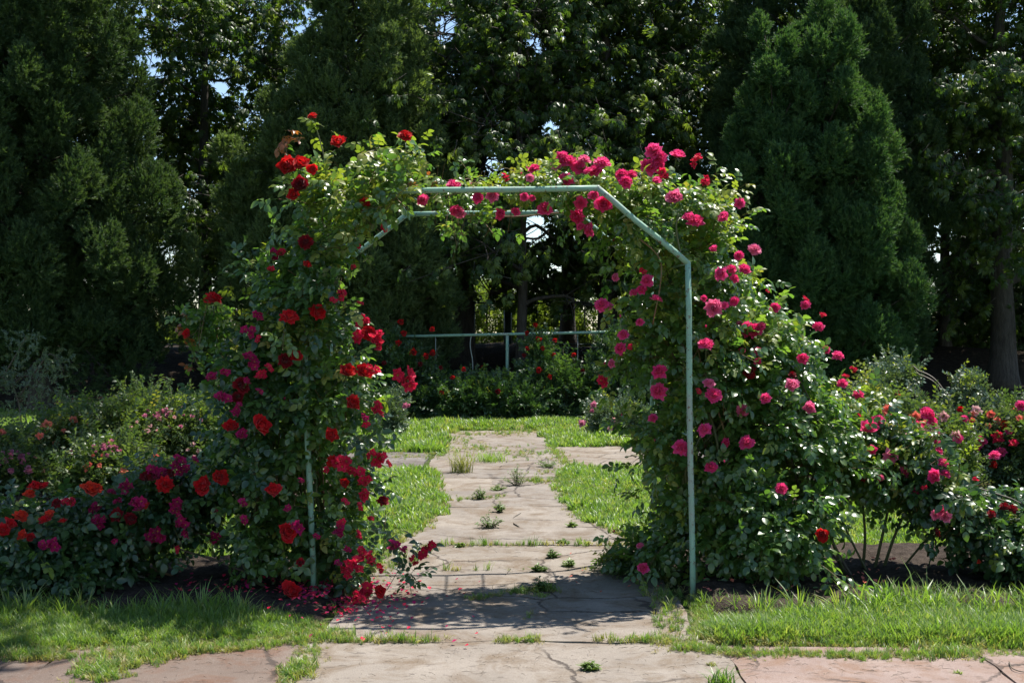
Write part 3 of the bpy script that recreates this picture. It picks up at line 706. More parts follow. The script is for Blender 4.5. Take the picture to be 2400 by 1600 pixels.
# grass creeping over the joints and along the slab edges
def line_grass(segs):
    out = []
    for (px0, py0, px1, py1, n, w) in segs:
        a = G(px0, py0); b_ = G(px1, py1); t_ = rng.uniform(size=n); p = a + (b_ - a) * t_[:, None] + rng.normal(size=(n, 3)) * np.array([w, w, 0]); p[:, 2] = .008
        rot = np.stack([rng.normal(size=n) * .3, rng.normal(size=n) * .3, rng.uniform(0, 6.28, n)], 1)
        out.append((p, rot, rng.uniform(.3, .75, n) * (.4 + noise(p, 5, 2)), np.where(rng.uniform(size=n) < .6, rng.integers(4, 6, n), rng.integers(0, 4, n))))
    return merge(out)
fringe = []
for k in range(len(LE) - 3):
    for E in (LE, RE):
        a_, b_ = E[k + 1], E[k + 2]
        if a_[0] < 6.35 or E is LE and 12.9 < a_[0] < 15: continue
        pa = 1200 + a_[1] / a_[0] * F; pb = 1200 + b_[1] / b_[0] * F; n_ = int((b_[0] - a_[0]) * (95 if a_[0] > 8.2 else 40)); fringe.append((pa, HZ + HC * F / a_[0], pb, HZ + HC * F / b_[0], n_, .05))
P, rot, sc, idx = line_grass(fringe + [(690, 1478, 800, 1500, 90, .05), (1545, 1395, 1590, 1500, 110, .05), (1000, 1285, 905, 1335, 60, .05), (870, 1340, 800, 1440, 40, .04),
    (780, 1508, 1050, 1505, 95, .014), (1160, 1505, 1265, 1505, 40, .014), (1400, 1507, 1600, 1505, 55, .018), (735, 1515, 680, 1600, 190, .045), (1550, 1500, 1640, 1530, 130, .06),
    (1030, 1280, 1560, 1278, 90, .02), (900, 1340, 1500, 1336, 26, .01), (1180, 1393, 1300, 1386, 60, .02), (1100, 1408, 1170, 1398, 40, .02), (1250, 1130, 1340, 1128, 90, .08), (1060, 1175, 1180, 1165, 40, .05),
    (1260, 1110, 1420, 1100, 90, .12), (960, 1075, 1110, 1050, 240, .22), (1150, 1050, 1260, 1075, 190, .25), (1150, 1020, 1270, 1010, 300, .25), (1060, 1010, 1090, 1045, 110, .16), (200, 1560, 260, 1600, 60, .04), (180,1600,420,1530,170,.05), (0,1545,380,1538,330,.035), (380,1538,745,1505,330,.035), (1590,1520,1750,1538,200,.03), (1750,1536,2100,1542,330,.035), (2100,1542,2420,1535,300,.04), (1240, 1455, 1250, 1440, 4, .01)])
scatter('joint_grass', P, rot, sc, PR_GR, idx)

# ---------------------------------------------------------------- weeds in the paving, each a plant
def weed(px, py, w, h, label, leafy=True, dryness=0.):
    b_ = G(px, py); s = F / b_[1]; W = w / s / 2; Hh = h / s; root = thing('weed', b_, label, 'weed', 'weeds in the paving joints'); mb = MB(); r = np.random.default_rng(int(px * 7 + py))
    if leafy:
        st = MB()
        for k in range(int(16 + W * 90)):
            a = r.uniform(0, 6.28); q = r.uniform(0, 1) ** .6; tip = np.array([math.cos(a) * W * q, math.sin(a) * W * q * .9, Hh * (1 - .65 * q) * r.uniform(.7, 1.1)])
            st.tube([b_ + tip * np.array([.15, .15, 0]), b_ + tip * np.array([.6, .6, .7]), b_ + tip], [.0016, .0012, .0008], 3, 0, False)
            for j in range(9):
                t_ = .25 + .75 * j / 8; o = b_ + tip * t_; a2 = r.uniform(0, 6.28)
                leaflet(mb, o, [math.cos(a2), math.sin(a2), r.uniform(.1, .9)], [r.uniform(-.5, .5), r.uniform(-.5, .5), 1], r.uniform(.02, .038), .014, .3, .3, 0, True)
        link('leaves', mb.mesh('weed_leaves', M['weed']), root, None, 'stuff'); link('stems', st.mesh('weed_stems', M['cane']), root)
    else:
        me = tuft_mesh('weed_blades', M['dry_grass'] if dryness > .5 else M['grass'], int(px), int(60 + W * 500), Hh, W * .8, .0032, .9)
        o = link('blades', me, root, Vector(b_), 'stuff')
weed(1148, 1240, 62, 46, 'biggest leafy green weed in the crack along the middle of the path')
weed(1172, 1202, 44, 30, 'small leafy weed just behind the biggest weed on the path')
weed(1212, 1138, 74, 48, 'leafy weed spreading over the far middle of the path')
weed(1125, 1172, 44, 34, 'dry thin weed on the path left of the middle crack')
weed(1165, 1150, 46, 16, 'flat low weed on the far path between two leafy ones')
weed(1285, 1096, 74, 26, 'low green weed on the far crossing right of the tall grass tuft')
weed(1082, 1108, 66, 62, 'tall yellowish grass tuft at the far end of the path', False, 1)
weed(1148, 1082, 120, 28, 'wide grass patch on the crossing beyond the path', False, 0)
weed(1293, 1308, 38, 24, 'small round weed on the slab right of the path centre')
weed(1262, 1340, 46, 20, 'sprawling weed at a slab joint just beyond the arch shadow')
weed(1334, 1328, 40, 20, 'thin yellow weed beside the right edge of the path')
weed(1262, 1388, 28, 40, 'upright weed at the far edge of the arch shadow')
weed(1077, 1282, 26, 12, 'tiny weed in the joint on the left of the path')
weed(1322, 1274, 30, 11, 'tiny weed in the joint on the right of the path')
weed(1341, 1236, 26, 16, 'tiny weed near the right lawn edge')
weed(1382, 1572, 44, 26, 'round green cushion weed in the front slab')
weed(1692, 1606, 84, 44, 'large grass cushion on the pink paving at the bottom edge', False, 0)
weed(2243, 1582, 30, 12, 'tiny weed on the pink paving at the far right', False, 0)
weed(1667, 1560, 30, 10, 'small dry tuft where pink paving meets the grey slab', False, 1)
weed(1268, 1398, 60, 10, 'low mossy tuft across the shaded joint under the arch', False, 0)

# ---------------------------------------------------------------- trees
GAPS = [(340, 150, 34), (385, 575, 36), (1045, 60, 30), (1255, 95, 22), (1135, 650, 22), (1255, 525, 34), (1285, 290, 22), (1150, 380, 26), (2165, 670, 42), (2120, 260, 22), (2200, 590, 24),
        (2180, 750, 44), (1180, 420, 22), (330, 330, 15), (1065, 150, 18), (1310, 620, 20), (1430, 590, 16), (2050,30,14), (2215, 535, 18), (1230,110,14), (2290, 40, 14)]
def open_gaps(P):
    """Openings between the boughs, reaching back through the belt of trees."""
    px = 1200 + P[:, 0] / P[:, 1] * F; py = HZ - (P[:, 2] - HC) / P[:, 1] * F; k = np.zeros(len(P), bool); w = noise(P, 2.5, 44)
    for gx, gy, gr in GAPS: k |= np.hypot(px - gx, py - gy) < gr * (.75 + 1.1 * w)
    return ~k
def trunk_mesh(base, H, r0, lean=(0, 0), limbs=(), wob=.12, seed=0, top=.18):
    r = np.random.default_rng(seed); mb = MB(); pts = []
    for k in range(9):
        t_ = k / 8; pts.append(np.array(base) + np.array([lean[0] * t_ ** 2.3, lean[1] * t_ ** 2.3, H * t_ - .15 * (k == 0)]) + np.array([r.uniform(-wob, wob), r.uniform(-wob, wob), 0]) * t_)
    pts = smooth_line(np.array(pts), 3); rr = r0 * (1 - (1 - top) * np.linspace(0, 1, len(pts))); rr[:3] *= np.array([1.5, 1.2, 1.05]); mb.tube(pts, rr, 10)
    return mb, pts
def deciduous(px, d, r0, H, CR, label, zlow=2.2, lean=(0, 0), n_leaf=2600, seed=0, group='broadleaf trees behind the rose garden', name='chestnut_tree', t0=.2):
    r = np.random.default_rng(seed); b_ = np.array([(px - 1200) / F * d, d, float(terr(0, d))])
    root = thing(name, b_, label, 'tree', group); mb, pts = trunk_mesh(b_, H * .93, r0, lean, seed=seed)
    link('trunk', mb.mesh('trunk', M['bark']), root)
    tips = []; nl = 13; lm = MB()
    for k in range(nl):
        t_ = t0 + (.95 - t0) * (k + r.uniform(0, .6)) / nl; o = pts[int(t_ * (len(pts) - 1))]; a = k * 2.4 + r.uniform(-.5, .5)
        prof = math.sin(math.pi * min(1, .25 + .7 * t_)) ** .6; L = CR * prof * r.uniform(.75, 1.1); rise = r.uniform(.15, .7) * L * (.4 + t_)
        q = [o]
        for j in range(1, 6):
            s = j / 5; q.append(o + np.array([math.cos(a) * L * s, math.sin(a) * L * s, rise * s - .35 * L * s * s * (1 - t_)]) + r.normal(size=3) * .1)
        q = smooth_line(np.array(q), 3); lm.tube(q, np.linspace(r0 * .42 * (1.2 - t_), .012, len(q)), 6)
        for s in (.45, .6, .75, .9, 1.0):
            c = q[int(s * (len(q) - 1))]
            for _ in range(3):
                e = c + r.normal(size=3) * np.array([.75, .75, .5]) * (.5 + .5 * s); lm.tube([c, (c + e) / 2 + r.normal(size=3) * .08, e], [.014, .01, .005], 4, 0, False); tips.append(e)
    link('limbs', lm.mesh('limbs', M['bark']), root)
    tips = np.array(tips); n_leaf = int(n_leaf * .66); i = r.integers(0, len(tips), n_leaf); P = tips[i] + r.normal(size=(n_leaf, 3)) * np.array([.42, .42, .3])
    P = P[(P[:, 2] > zlow + .8 * (noise(P, .9, seed) - .5) * 2)]; P = P[open_gaps(P)]
    c0 = b_ + np.array([0, 0, H * .5]); out = unit((P - c0) * np.array([1, 1, .4]))
    Y = unit(out + r.normal(size=P.shape) * .5 + np.array([0, 0, -.15])); Z = unit(np.array([0, 0, 1]) + r.normal(size=P.shape) * .35 + out * .3)
    scatter('crown', P, frames(Y, Z), r.uniform(.8, 1.25, len(P)), PR_CH, None, root)
    return root
D = deciduous
D(250, 29, .2, 11, 2.6, 'broadleaf tree with sky gaps right of the far-left conifer', 2.0, seed=1, n_leaf=3000)
D(480, 27, .17, 10.2, 2.5, 'broadleaf tree whose sunlit crown rises between the two left conifers', 1.9, seed=2, n_leaf=3400)
D(650, 31, .22, 12, 3.0, 'dark broadleaf tree hidden behind the centre-left conifer', 2.2, seed=3, n_leaf=3000)
D(-90, 31, .22, 12, 3.0, 'broadleaf tree at the left frame edge behind the conifer', 2.2, seed=4, n_leaf=2000)
D(1010, 30, .2, 10.4, 2.5, 'broadleaf tree just right of the centre-left conifer', 2.6, seed=5, n_leaf=3000)
D(1222, 24.3, .12, 9.5, 2.1, 'slim grey-barked tree standing behind the rail in the middle of the arch opening', 2.3, seed=6, n_leaf=2300)
D(1085, 27, .24, 10.3, 2.5, 'leaning dark-trunked tree above the left end of the arch bar', 2.1, lean=(2.0, 0), seed=7, n_leaf=3200)
D(1425, 26.5, .24, 10.6, 2.8, 'thick dark-trunked tree behind the right half of the arch opening', 1.9, seed=8, n_leaf=3600)
D(1600, 28, .15, 11.5, 2.5, 'broadleaf tree above the pink roses on the arch top', 2.2, seed=9, n_leaf=3200)
D(1330, 32, .2, 12, 3.0, 'farthest broadleaf tree seen through the middle of the belt', 2.1, seed=10, n_leaf=3000)
D(1740, 31, .2, 12, 2.8, 'broadleaf tree behind the left flank of the right conifers', 1.5, seed=11, n_leaf=2600)
D(2215, 28.5, .13, 11, 2.3, 'slim dark tree with sky gaps right of the bright conifer', 1.5, seed=12, n_leaf=2900)
D(2350, 25.5, .27, 10.6, 2.8, 'thick black-trunked tree near the right frame edge', 1.5, seed=13, n_leaf=3800)
D(2080, 32, .17, 11.5, 2.6, 'broadleaf tree half hidden behind the bright conifer', 1.5, seed=14, n_leaf=2400)
D(-370, 8.6, .2, 9.2, 3.3, 'unseen tree added outside the frame, leaning in to shade the front left corner', 5.2, lean=(5.0, 0), seed=21, n_leaf=1900, t0=.62)  # added out of view: its crown darkens the front left
D(-330, 15.2, .2, 11.5, 4.6, 'unseen tree added outside the left frame edge so its high crown shades the left bed', 7.2, lean=(7.0, 0), seed=22, n_leaf=3400, t0=.66)  # second added tree, unseen, placed only to shade the left bed
D(2560, 28, .2, 12, 3.0, 'broadleaf tree reaching in over the right frame edge', 2.0, seed=15, n_leaf=2400)

def conifer(label, px, d, leaders, protos, name='conifer', zb=.6, trunk_r=.16, seed=0, lob=55, group='conifers behind the rose garden'):
    """leaders: (px, distance, top row, radius): billowing cones of plumes on one tree."""
    r = np.random.default_rng(seed); b_ = np.array([(px - 1200) / F * d, d, float(terr(0, d))]); root = thing(name, b_, label, 'tree', group)
    Hmax = max(HC + (HZ - l[2]) / F * l[1] for l in leaders) - b_[2]
    mb, pts = trunk_mesh(b_, Hmax * .9, trunk_r, seed=seed, wob=.05, top=.1); link('trunk', mb.mesh('trunk', M['bark']), root)
    AP, AY, AZ, AS = [], [], [], []; br = MB()
    for (lx, ld, ty, R) in leaders:
        cx = (lx - 1200) / F * ld; zt = HC + (HZ - ty) / F * ld; z0 = b_[2] + zb; Hh = zt - z0
        A0 = r.uniform(0, 50); dens = lob / 55.; placed = []; S0 = .72
        for _ in range(1500):
            t_ = r.uniform(0, .97); a = r.uniform(0, 6.28); prof = (min(1, .5 + t_ * 2.2)) * (1 - t_ ** 1.8) ** .6; RR = R * prof; zz = z0 + Hh * t_
            c0 = np.array([math.cos(a) * RR, math.sin(a) * RR, zz]); sp = S0 * (1.15 - .5 * t_) / dens ** .5
            if any((abs(c0[2] - q_[2]) < sp * 1.25) and (c0[0] - q_[0]) ** 2 + (c0[1] - q_[1]) ** 2 + ((c0[2] - q_[2]) * .8) ** 2 < sp * sp for q_ in placed): continue
            placed.append(c0); push = r.uniform(-.38, .3) * min(1, R); bl = sp * r.uniform(.5, .8)
            c = np.array([cx + math.cos(a) * (RR + push), ld + math.sin(a) * (RR + push), zz]); o = unit(np.array([math.cos(a), math.sin(a), .3]))
            br.tube([np.array([cx, ld, c[2] - .6]), c], [.03, .01], 3, 0, False)
            # one bough: small plumes round it, more of them above and outside, pointed on top
            for k in range(12):
                q0 = unit(r.normal(size=3) + o * .75 + np.array([0, 0, .35])); cc = c + q0 * np.array([.6, .6, .9]) * bl; ls = bl * r.uniform(.32, .55); m_ = int(34 * (ls / .22) ** 1.5) + 6
                q = unit(r.normal(size=(m_, 3)) + q0 * .4); v = q[:, 2:3]; tp = 1 - .5 * np.clip(v, -.6, 1)
                pos = cc + q * np.concatenate([tp * ls * .8, tp * ls * .8, np.full((m_, 1), ls * 1.35)], 1) * (r.uniform(.3, 1, m_) ** .4)[:, None]
                AP.append(pos); AY.append(unit(q * .8 + np.array([0, 0, .9]) + q0 * .35 + r.normal(size=(m_, 3)) * .2)); AZ.append(r.normal(size=(m_, 3)) + .01); AS.append(r.uniform(.45, .85, m_))
        m_ = int(Hh * R * 130); t_ = r.uniform(0, .95, m_); a = r.uniform(0, 6.28, m_); rr_ = R * .62 * (1 - t_ ** 1.7) ** .7 * r.uniform(.3, 1, m_) ** .5
        AP.append(np.stack([cx + np.cos(a) * rr_, ld + np.sin(a) * rr_, z0 + Hh * t_], 1)); AY.append(unit(np.stack([np.cos(a), np.sin(a), np.full(m_, .7)], 1))); AZ.append(r.normal(size=(m_, 3)) + .01); AS.append(r.uniform(.9, 1.3, m_))
    P = np.concatenate(AP); Y = np.concatenate(AY); Z = np.concatenate(AZ); S = np.concatenate(AS); k = P[:, 2] > b_[2] + .3; P, Y, Z, S = P[k], Y[k], Z[k], S[k]
    link('limbs', br.mesh('limbs', M['bark']), root)
    scatter('crown', P, frames(Y, Z), S, protos, None, root)
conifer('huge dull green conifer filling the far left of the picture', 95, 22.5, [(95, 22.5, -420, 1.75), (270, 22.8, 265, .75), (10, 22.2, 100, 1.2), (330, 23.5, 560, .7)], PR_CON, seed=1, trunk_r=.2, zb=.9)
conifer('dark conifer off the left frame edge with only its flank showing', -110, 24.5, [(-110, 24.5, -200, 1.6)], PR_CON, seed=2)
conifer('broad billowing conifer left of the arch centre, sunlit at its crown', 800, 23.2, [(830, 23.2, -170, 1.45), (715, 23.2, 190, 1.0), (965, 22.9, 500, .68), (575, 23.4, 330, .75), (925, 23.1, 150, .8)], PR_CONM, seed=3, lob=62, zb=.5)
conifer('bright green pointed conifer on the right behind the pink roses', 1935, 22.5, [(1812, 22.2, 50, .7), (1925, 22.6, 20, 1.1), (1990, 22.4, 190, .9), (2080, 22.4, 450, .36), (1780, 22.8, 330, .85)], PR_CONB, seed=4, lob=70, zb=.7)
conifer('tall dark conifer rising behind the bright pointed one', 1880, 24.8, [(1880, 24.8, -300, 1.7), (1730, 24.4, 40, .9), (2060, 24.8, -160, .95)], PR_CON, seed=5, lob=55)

def shrub(name, label, cat, poly, dc, T, n, protos, R=.3, group=None, young=0, blooms=(), scale=(.8, 1.25), up=.5, stems=8, br=.02, zmin=.02, gaps=.0):
    vol = Volume(poly, dc, T, R, .35); base = np.array([np.mean(vol.poly[:, 0]), dc, float(terr(0, dc))]); root = thing(name, base, label, cat, group)
    P, N = vol.sample(n, .6)
    if gaps: k = noise(P, 3.0, 8) > gaps; P, N = P[k], N[k]
    P = P - N * .13; out_ = rng.uniform(size=len(P)) < .12; P[out_] += N[out_] * rng.uniform(.04, .18, (out_.sum(), 1)) + np.array([0, 0, .05]); k = P[:, 2] > terr(P[:, 0], P[:, 1]) + zmin; P, N = P[k], N[k]
    Y = unit(N * .8 + np.array([0, 0, up]) + rng.normal(size=P.shape) * .4); Z = unit(N * .5 + np.array([0, -.2, .6]) + rng.normal(size=P.shape) * .5)
    pl = []
    for (x, y, r_, c) in blooms:
        p = vol.front(x, y); Rr = r_ / F * p[1] * (1.35 if dc < 19 else .95); pl.append((p, Rr)); put_bloom(root, p, Rr, COLK[c][0], COLK[c][1] if c != 'v' else 'small', unit(CAMP - p + np.array([0, 0, 6]) + rng.normal(size=3) * 2))
    if pl: k = clear_sight(P, pl, 1.0); P, Y, Z = P[k], Y[k], Z[k]
    pr = list(protos); idx = rng.integers(0, len(pr), len(P))
    if young:
        zt = (P[:, 2] - P[:, 2].min()) / np.ptp(P[:, 2]); yy = rng.uniform(size=len(P)) < young * (.2 + zt ** 2); idx = np.where(yy, len(pr) + rng.integers(0, 3, len(P)), idx); pr = pr + PR_GROW
    scatter('foliage', P, frames(Y, Z), rng.uniform(scale[0], scale[1], len(P)), pr, idx, root)
    lo, hi = vol.poly.min(0), vol.poly.max(0)
    for k in range(stems):
        mb = MB()
        x = rnd.uniform(lo[0] * .8 + hi[0] * .2, hi[0] * .8 + lo[0] * .2); z0 = float(terr(0, dc)) - .03; h = z0 + (hi[1] - z0) * rnd.uniform(.5, .85)
        mb.tube(smooth_line(np.array([(x, dc + rnd.uniform(-.1, .1), z0), (x + rnd.uniform(-.1, .1), dc, (z0 + h) / 2), (x + rnd.uniform(-.25, .25), dc - T * .2, h)]), 3), np.linspace(br * .5, br * .2, 7), 5)
        link('stem', mb.mesh('stem', M['cane_old']), root)
    return root

for px, w, ty, lb in [(2290, 110, 620, 'dark low growth between the two trunks at the far right'), (2110, 80, 690, 'dark low growth at the foot of the bright conifer'), (2470, 110, 600, 'dark low growth behind the thick trunk at the right edge'), (1590, 120, 640, 'dark low growth behind the right side of the arch')]:
    shrub('elder_bush', lb, 'shrub', [(px - w, 830), (px - w * .9, ty + 70), (px - w * .4, ty + 15), (px + w * .2, ty), (px + w * .8, ty + 45), (px + w, 830)], 29.5, .9, 620, PR_CH, .5, 'low growth under the trees', scale=(.8, 1.2), stems=5)
# sunlit growth far beyond the fence, on the slope
for px, w, ty, lb in [(1130, 130, 655, 'sunlit pale shrub beyond the fence left of the slim tree'), (1275, 110, 700, 'small sunlit shrub beyond the fence right of the slim tree'), (1400, 170, 640, 'sunlit yellow-green shrub beyond the fence at the right of the arch opening'),
                      (960, 120, 720, 'sunlit shrub beyond the fence behind the conifer foot'), (380, 150, 745, 'sunlit shrub beyond the fence seen under the left conifers'), (200, 120, 760, 'faint shrub beyond the fence at the far left')]:
    shrub('wild_shrub', lb, 'shrub', [(px - w, 840), (px - w * .9, ty + 70), (px - w * .4, ty + 15), (px + w * .2, ty), (px + w * .8, ty + 45), (px + w, 840)], 37, 1.3, 1500, PR_LIME, .6, 'shrubs beyond the fence', scale=(.8, 1.4), stems=4)

# ---------------------------------------------------------------- wire fence behind the trees
fd = 30.5; fz = float(terr(0, fd))
fence = thing('wire_fence', (0, fd, fz), 'dark green wire mesh fence with posts behind the trees', 'fence')
px_posts = [-60, 290, 640, 930, 1110, 1190, 1460, 1720, 1960, 2190, 2420, 2700]
for px in px_posts:
    mb = MB(); x = (px - 1200) / F * fd; w = .1 if px == 1190 else .04; mb.tube([(x, fd, fz - .2), (x, fd, fz + 1.15)], w, 4 if w < .1 else 8); link('post', mb.mesh('post', M['fence_green']), fence)
x0 = (px_posts[0] - 1200) / F * fd; x1 = (px_posts[-1] - 1200) / F * fd
for z in (.06, 1.1):
    mb = MB(); mb.tube([(x0, fd + .03, fz + z), (x1, fd + .03, fz + z)], .02, 4); link('rail', mb.mesh('rail', M['fence_green']), fence)
mb = MB()
for x in np.arange(x0, x1, .07): mb.add([(x, fd, fz + .05), (x + .006, fd, fz + .05), (x + .006, fd, fz + 1.1), (x, fd, fz + 1.1), (x + .003, fd + .006, fz + .05), (x + .003, fd + .006, fz + 1.1)], [(0, 1, 2, 3), (1, 4, 5, 2), (4, 0, 3, 5)])
for z in np.arange(.1, 1.1, .07): mb.add([(x0, fd, fz + z), (x1, fd, fz + z), (x1, fd, fz + z + .006), (x0, fd, fz + z + .006), (x0, fd + .008, fz + z + .003), (x1, fd + .008, fz + z + .003)], [(0, 1, 2, 3), (3, 2, 5, 4), (4, 5, 1, 0)])
link('wire_mesh', mb.mesh('wire_mesh', M['fence_green'], False), fence, None, 'stuff')

# ---------------------------------------------------------------- rose rail at the back
rd = 22.0
rail = thing('rose_rail', (0, rd, 0), 'pale green pipe rail on a post behind the red roses at the back', 'trellis')
mb = MB(); mb.tube([U(860, 790, rd), U(1190, 783, rd), U(1520, 776, rd)], .026, 8); link('rail', mb.mesh('rail', M['mint']), rail)
for px in (1189, 760, 1530):
    t_ = U(px, 783, rd); mb = MB(); mb.tube([(t_[0], rd, -.1), (t_[0], rd, t_[2] - .02)], .03, 8); link('post', mb.mesh('post', M['mint']), rail)
for px in (1021, 1354, 1441):
    t_ = U(px, 784, rd); mb = MB(); mb.tube([(t_[0], rd, .1), (t_[0], rd, t_[2])], .007, 4); link('wire', mb.mesh('wire', M['steel']), rail)
mb = MB(); mb.tube(smooth_line(np.array([U(1105, 785, rd), U(1102, 810, rd), U(1108, 850, rd), U(1107, 900, rd)]), 4), .01, 4); link('wire', mb.mesh('wire', M['steel']), rail)
mb = MB(); mb.tube([U(860, 893, rd), U(1200, 889, rd), U(1520, 880, rd)], .006, 4); link('wire', mb.mesh('wire', M['steel']), rail)

hb = [(1255, 762, 6, 'r'), (1235, 781, 6, 'r'), (1263, 797, 8, 'r'), (1272, 817, 6, 'r'), (1235, 817, 6, 'r'), (1300, 798, 6, 'r'), (1297, 832, 6, 'r'), (1345, 832, 6, 'r'), (1264, 868, 8, 'r'), (1288, 883, 6, 'r'), (1228, 832, 5, 'd'), (1365, 868, 5, 'd')]
ha = [(1087, 866, 6, 'r'), (1061, 885, 6, 'r'), (1035, 921, 7, 'r'), (1167, 917, 7, 'd'), (1033, 861, 5, 'd'), (1130, 860, 4, 'd')]
hc = [(1014, 828, 8, 'r'), (998, 835, 8, 'r'), (967, 826, 10, 'r'), (946, 782, 8, 'r'), (939, 755, 8, 'r'), (1013, 772, 7, 'r'), (934, 804, 8, 'r'), (985, 853, 6, 'd'), (900, 850, 6, 'd')]
HG = 'rose bushes along the back rail'
shrub('rose_bush', 'dark rose bush with red blooms in front of the left end of the back rail', 'rose bush', [(830, 985), (820, 870), (860, 810), (930, 775), (985, 820), (1050, 880), (1060, 985)], 21.6, .6, 1500, PR_HEDGE, .35, HG, .1, hc, gaps=.3)
shrub('rose_bush', 'glossy leafy rose bush under the post of the back rail', 'rose bush', [(1020, 985), (1020, 900), (1090, 880), (1160, 885), (1230, 890), (1270, 915), (1280, 985)], 21.3, .75, 2300, PR_HEDGE, .35, HG, .15, ha, gaps=.12)
shrub('rose_bush', 'dark rose bush with red blooms right of the slim tree trunk', 'rose bush', [(1210, 985), (1215, 890), (1235, 800), (1285, 785), (1320, 850), (1400, 880), (1420, 985)], 21.7, .6, 1600, PR_HEDGE, .35, HG, .1, hb, gaps=.3)
shrub('rose_bush', 'shaded rose bush at the right end of the back rail', 'rose bush', [(1380, 985), (1370, 880), (1410, 800), (1450, 760), (1500, 830), (1560, 985)], 21.8, .7, 1500, PR_HEDGE, .35, HG, .1, [(1405, 880, 5, 'd')], gaps=.3)
shrub('rose_bush', 'low dark shrub of the back row left of the arch', 'shrub', [(380, 985), (420, 930), (560, 915), (700, 900), (830, 890), (850, 985)], 21.9, .7, 1500, PR_HEDGE, .35, HG)
shrub('rose_bush', 'low dark shrub of the back row right of the arch', 'shrub', [(1540, 985), (1560, 900), (1700, 880), (1900, 900), (2050, 930), (2080, 985)], 21.9, .7, 1500, PR_HEDGE, .35, HG)

# small shrub roses by the far lawn
SG = 'small shrub roses at the lawn edge'
shrub('rose_bush', 'small grey-green rose bush left of the far lawn behind the red climber', 'rose bush', [(870, 1022), (865, 960), (885, 925), (925, 918), (950, 940), (958, 990), (950, 1022)], 17.8, .35, 1100, PR_GREY, .2, SG, .15, [(950, 951, 7, 'v'), (958, 950, 4, 'v')], scale=(.8, 1.1))
shrub('rose_bush', 'small rose bush with round pink blooms right of the far lawn', 'rose bush', [(1375, 1018), (1368, 970), (1385, 945), (1430, 930), (1480, 935), (1530, 960), (1540, 1018)], 17.6, .45, 1300, PR_GREY, .2, SG, .25, [(1392, 949, 8, 'v'), (1364, 993, 9, 'v'), (1429, 1004, 7, 'b'), (1388, 963, 5, 'v'), (1439, 984, 5, 'b')], scale=(.8, 1.1), gaps=.2)

# ---------------------------------------------------------------- mid-distance rose beds, left
def cluster(cx, cy, n, spread, c, r=(3, 6)): return [(cx + rnd.gauss(0, spread), cy + rnd.gauss(0, spread * .5), rnd.uniform(*r), c) for _ in range(n)]
LG = 'shrub roses in the bed left of the path'
shrub('rose_bush', 'shrub rose with mauve flower clusters just left of the red climber', 'rose bush', [(390, 1120), (370, 1000), (400, 950), (450, 935), (520, 925), (560, 970), (580, 1120)], 12.2, .6, 2100, PR_SHRUB, .25, LG, .35, cluster(430, 975, 5, 20, 'v') + cluster(520, 1040, 5, 30, 'c') + cluster(455, 1060, 4, 20, 'b'))
shrub('rose_bush', 'tall loose shrub rose with a mauve spray in the middle of the left bed', 'rose bush', [(225, 1130), (215, 1010), (250, 940), (310, 915), (370, 925), (410, 950), (430, 1130)], 12.0, .6, 2300, PR_SHRUB, .25, LG, .35, cluster(374, 965, 16, 20, 'v') + cluster(345, 990, 8, 25, 'b') + cluster(330, 1050, 4, 25, 'c'))
shrub('rose_bush', 'shrub rose with coral blooms in the left bed near the bare stem', 'rose bush', [(80, 1120), (75, 1010), (120, 970), (175, 950), (215, 970), (255, 1020), (265, 1120)], 12.1, .55, 1900, PR_SHRUB, .25, LG, .35, [(109, 997, 11, 'c'), (173, 985, 8, 'c'), (150, 1010, 5, 'c')] + cluster(218, 999, 12, 14, 'v') + [(130, 1040, 6, 'c')])
shrub('rose_bush', 'low spreading shrub rose with mauve flowers at the front of the left bed', 'rose bush', [(150, 1175), (150, 1090), (200, 1040), (280, 1020), (360, 1060), (400, 1100), (400, 1160)], 11.2, .5, 1900, PR_SHRUB, .22, LG, .25, cluster(255, 1047, 18, 18, 'v') + cluster(240, 1085, 6, 25, 'c') + [(290, 1105, 8, 'c'), (365, 1075, 9, 'c')])
shrub('rose_bush', 'faded mauve rose bush at the left frame edge', 'rose bush', [(-70, 1165), (-70, 1040), (-10, 1010), (60, 1040), (130, 1080), (150, 1150)], 11.3, .5, 1700, PR_SHRUB, .22, LG, .15, cluster(40, 1085, 26, 34, 'v', (3, 7)) + [(3, 1016, 9, 'c'), (94, 1023, 8, 'c'), (165, 1060, 8, 'v')])
# the bare arching briar at the left edge
br_ = thing('briar', G(45, 1090), 'thin arching briar with fine leaves at the left frame edge', 'briar')
bd = GD(1090) ; stems = [[(45, 1100), (50, 1000), (40, 930), (20, 890), (-15, 880)], [(45, 930), (90, 860), (120, 830), (150, 870)], [(20, 890), (10, 880), (50, 810), (60, 790)], [(30, 900), (60, 880), (100, 900), (140, 930)]]
LPs = []
for s_ in stems:
    pts = smooth_line(np.array([U(x, y, bd) for x, y in s_]), 6); mb = MB(); mb.tube(pts, np.linspace(.011, .004, len(pts)), 6); link('stem', mb.mesh('stem', M['cane_old']), br_); LPs.append(pts[6:])
LPs = np.concatenate(LPs); P = LPs[rng.integers(0, len(LPs), 420)] + rng.normal(size=(420, 3)) * np.array([.09, .09, .07]); P = P[P[:, 2] > .55]
scatter('foliage', P, frames(unit(rng.normal(size=P.shape) + np.array([0, 0, -.5])), rng.normal(size=P.shape) + np.array([0, 0, 1.2])), rng.uniform(.4, .7, len(P)), PR_GREY, None, br_)

